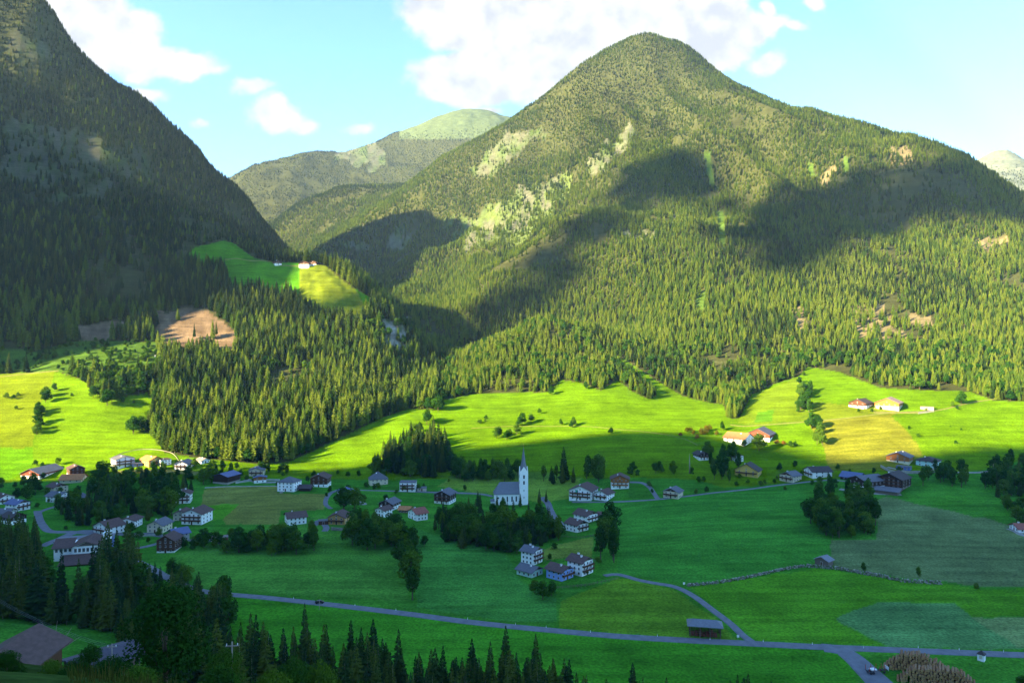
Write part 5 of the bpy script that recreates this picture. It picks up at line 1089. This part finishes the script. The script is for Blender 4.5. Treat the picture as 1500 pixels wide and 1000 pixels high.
# ------------------------------------------------------------------ the forest beyond: one mass of trees
def forest():
    rs=np.random.RandomState(9); PX=[];PY=[]
    def grid(x0,x1,y0,y1,st):
        gx,gy=np.meshgrid(np.arange(x0,x1,st),np.arange(y0,y1,st)); gx=gx+rs.uniform(-.46,.46,gx.shape)*st; gy=gy+rs.uniform(-.46,.46,gy.shape)*st
        k=np.abs(gx/gy)<.84; return gx[k],gy[k]
    gs=[grid(-1180,1180,640,1300,4.9),grid(-1400,1700,1300,2000,5.0),grid(-1600,1300,2000,2900,6.0),grid(-1900,600,2900,4700,11.),grid(2000,3600,3000,4200,13.)]
    x=np.concatenate([g[0] for g in gs]); y=np.concatenate([g[1] for g in gs])
    z=height(x,y); px=750+F*x/y; py=500-F*z/y
    c,t=zones(px,py,y,z)
    # thinner and lusher patches, so the canopy has gaps
    gap=fbm(x,y,70,3); t=t*np.where(gap<-.25,.10,np.where(gap<-.15,.5,1.0))
    vis=((z+18)/y>horizon(x,y)-.004)&(px>-160)&(px<1660)
    k=vis&(rs.rand(len(x))<t)
    x,y,z,px,py=x[k],y[k],z[k],px[k],py[k]; n=len(x)
    kind=np.zeros(n,np.int32); r=rs.rand(n); r2=rs.rand(n)
    patch=fbm(x+900,y,120,3)
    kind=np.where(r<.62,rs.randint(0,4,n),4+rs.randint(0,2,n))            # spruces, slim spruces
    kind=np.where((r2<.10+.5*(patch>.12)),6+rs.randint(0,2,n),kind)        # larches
    leftm=(px<490)&(y>1010)&(y<2000)&(py<480); wood=(px<620)&(y<1160)&~leftm; pl=np.where(leftm,.12,np.where(wood,.5,np.where(fbm(x,y,95,3)>-.07,.93,.35))); kind=np.where((kind<6)&(rs.rand(n)<pl),12+rs.randint(0,4,n),kind); kind=np.where(leftm&(kind>=6)&(kind<8),rs.randint(0,4,n),kind)  # shaded left mountain takes mostly the darker copy, main mountain the lit one
    kind=np.where((y>2600)&(kind!=6)&(kind!=7),rs.randint(0,4,n),kind)
    low=(z<-5)&(y<1250); kind=np.where((r2<.16)&low,8+rs.randint(0,4,n),kind)
    band=inpoly(SHRUBBAND,px,py)&(y<1100); kind=np.where(band,8+rs.randint(0,4,n),kind)
    kn=inpoly([(620,575),(700,505),(760,470),(820,462),(880,500),(905,545),(820,562),(760,577),(690,580)],px,py)&(y<1150); kind=np.where(kn&(r2<.62),np.where(r<.72,6+rs.randint(0,2,n),8+rs.randint(0,4,n)),kind)
    edge=inpoly([(540,470),(600,470),(610,500),(570,520),(530,480)],px,py)|inpoly([(110,545),(235,540),(235,590),(170,590)],px,py); kind=np.where(edge&(r2<.75),8+rs.randint(0,4,n),kind)
    h=np.where((px<640)&(y<1150),rs.uniform(16,27,n),rs.uniform(8,17.5,n)*np.where(y>1250,.84,1))*np.where(z>500,.8,1)*np.where(y>2900,.85,1); h=np.where((kind>=8)&(kind<12),rs.uniform(8,15,n),h); h=np.where(band,rs.uniform(4,9,n),h)
    if EXTRA:
        ex=np.array(EXTRA); x=np.r_[x,ex[:,0]]; y=np.r_[y,ex[:,1]]; z=np.r_[z,height(ex[:,0],ex[:,1])]; kind=np.r_[kind,ex[:,2].astype(int)]; h=np.r_[h,ex[:,3]]; n=len(x)
    base=np.where((kind>=8)&(kind<12),10.,20.); s=h/base; w=s*rs.uniform(.8,1.35,n)*np.where(y>2900,1.35,1.0)
    me=bpy.data.meshes.new('forest'); me.vertices.add(n); me.vertices.foreach_set('co',np.stack([x,y,z-.3],1).astype(np.float32).ravel())
    a=me.attributes.new('size','FLOAT_VECTOR','POINT'); a.data.foreach_set('vector',np.stack([w,w,s],1).astype(np.float32).ravel())
    a=me.attributes.new('turn','FLOAT','POINT'); a.data.foreach_set('value',rs.uniform(0,6.28,n).astype(np.float32))
    a=me.attributes.new('kind','INT','POINT'); a.data.foreach_set('value',kind.astype(np.int32)); me.update()
    o=tag(link('forest',me),'dense mountain forest of spruces and larches','forest',kind='stuff')
    ng=bpy.data.node_groups.new('forest','GeometryNodeTree'); ng.interface.new_socket('Geometry',in_out='INPUT',socket_type='NodeSocketGeometry'); ng.interface.new_socket('Geometry',in_out='OUTPUT',socket_type='NodeSocketGeometry')
    N=ng.nodes.new; L=ng.links.new; gi=N('NodeGroupInput'); go=N('NodeGroupOutput'); jn=N('GeometryNodeJoinGeometry')
    def named(nm,dt):
        q=N('GeometryNodeInputNamedAttribute'); q.data_type=dt; q.inputs[0].default_value=nm; return q.outputs[0]
    size=named('size','FLOAT_VECTOR'); turn=named('turn','FLOAT'); kd=named('kind','INT')
    cv=N('ShaderNodeCombineXYZ'); L(turn,cv.inputs[2])
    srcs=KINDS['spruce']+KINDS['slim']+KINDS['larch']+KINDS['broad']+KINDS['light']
    for i,kk in enumerate(srcs):
        # crown and trunk of this kind in one mesh
        bm=bmesh.new(); bm.from_mesh(kk.crown); nf=len(bm.faces); bm.from_mesh(kk.trunk); bm.faces.ensure_lookup_table()
        for f in bm.faces[nf:]: f.material_index=1
        m=bpy.data.meshes.new('forest_tree'); bm.to_mesh(m); bm.free(); m.materials.append(kk.crown.materials[0]); m.materials.append(PALEBARK if i in (4,5) else BARK)
        src=bpy.data.objects.new('forest_tree',m)
        cmp=N('FunctionNodeCompare'); cmp.data_type='INT'; cmp.operation='EQUAL'; L(kd,cmp.inputs[2]); cmp.inputs[3].default_value=i
        oi=N('GeometryNodeObjectInfo'); oi.inputs['Object'].default_value=src; oi.inputs['As Instance'].default_value=True
        ip=N('GeometryNodeInstanceOnPoints'); L(gi.outputs[0],ip.inputs['Points']); L(cmp.outputs[0],ip.inputs['Selection']); L(oi.outputs['Geometry'],ip.inputs['Instance'])
        L(cv.outputs[0],ip.inputs['Rotation']); L(size,ip.inputs['Scale']); L(ip.outputs[0],jn.inputs[0])
    L(jn.outputs[0],go.inputs[0])
    md=o.modifiers.new('forest','NODES'); md.node_group=ng
    print('forest trees',n)
forest()
# ------------------------------------------------------------------ the air
def haze():
    b=MB().box(-3600,4600,-2600,6600,-900,1500); o=b.build('haze',[]); m=bpy.data.materials.new('haze'); m.use_nodes=True; nt=m.node_tree; nt.nodes.clear()
    out=nt.nodes.new('ShaderNodeOutputMaterial'); v=nt.nodes.new('ShaderNodeVolumePrincipled'); v.inputs['Color'].default_value=(.48,.70,1,1); v.inputs['Density'].default_value=HAZE; v.inputs['Anisotropy'].default_value=0
    nt.links.new(v.outputs[0],out.inputs['Volume']); o.data.materials.append(m); tag(o,'thin pale summer haze in the valley air','haze',kind='stuff')
HAZE=.000038
haze()
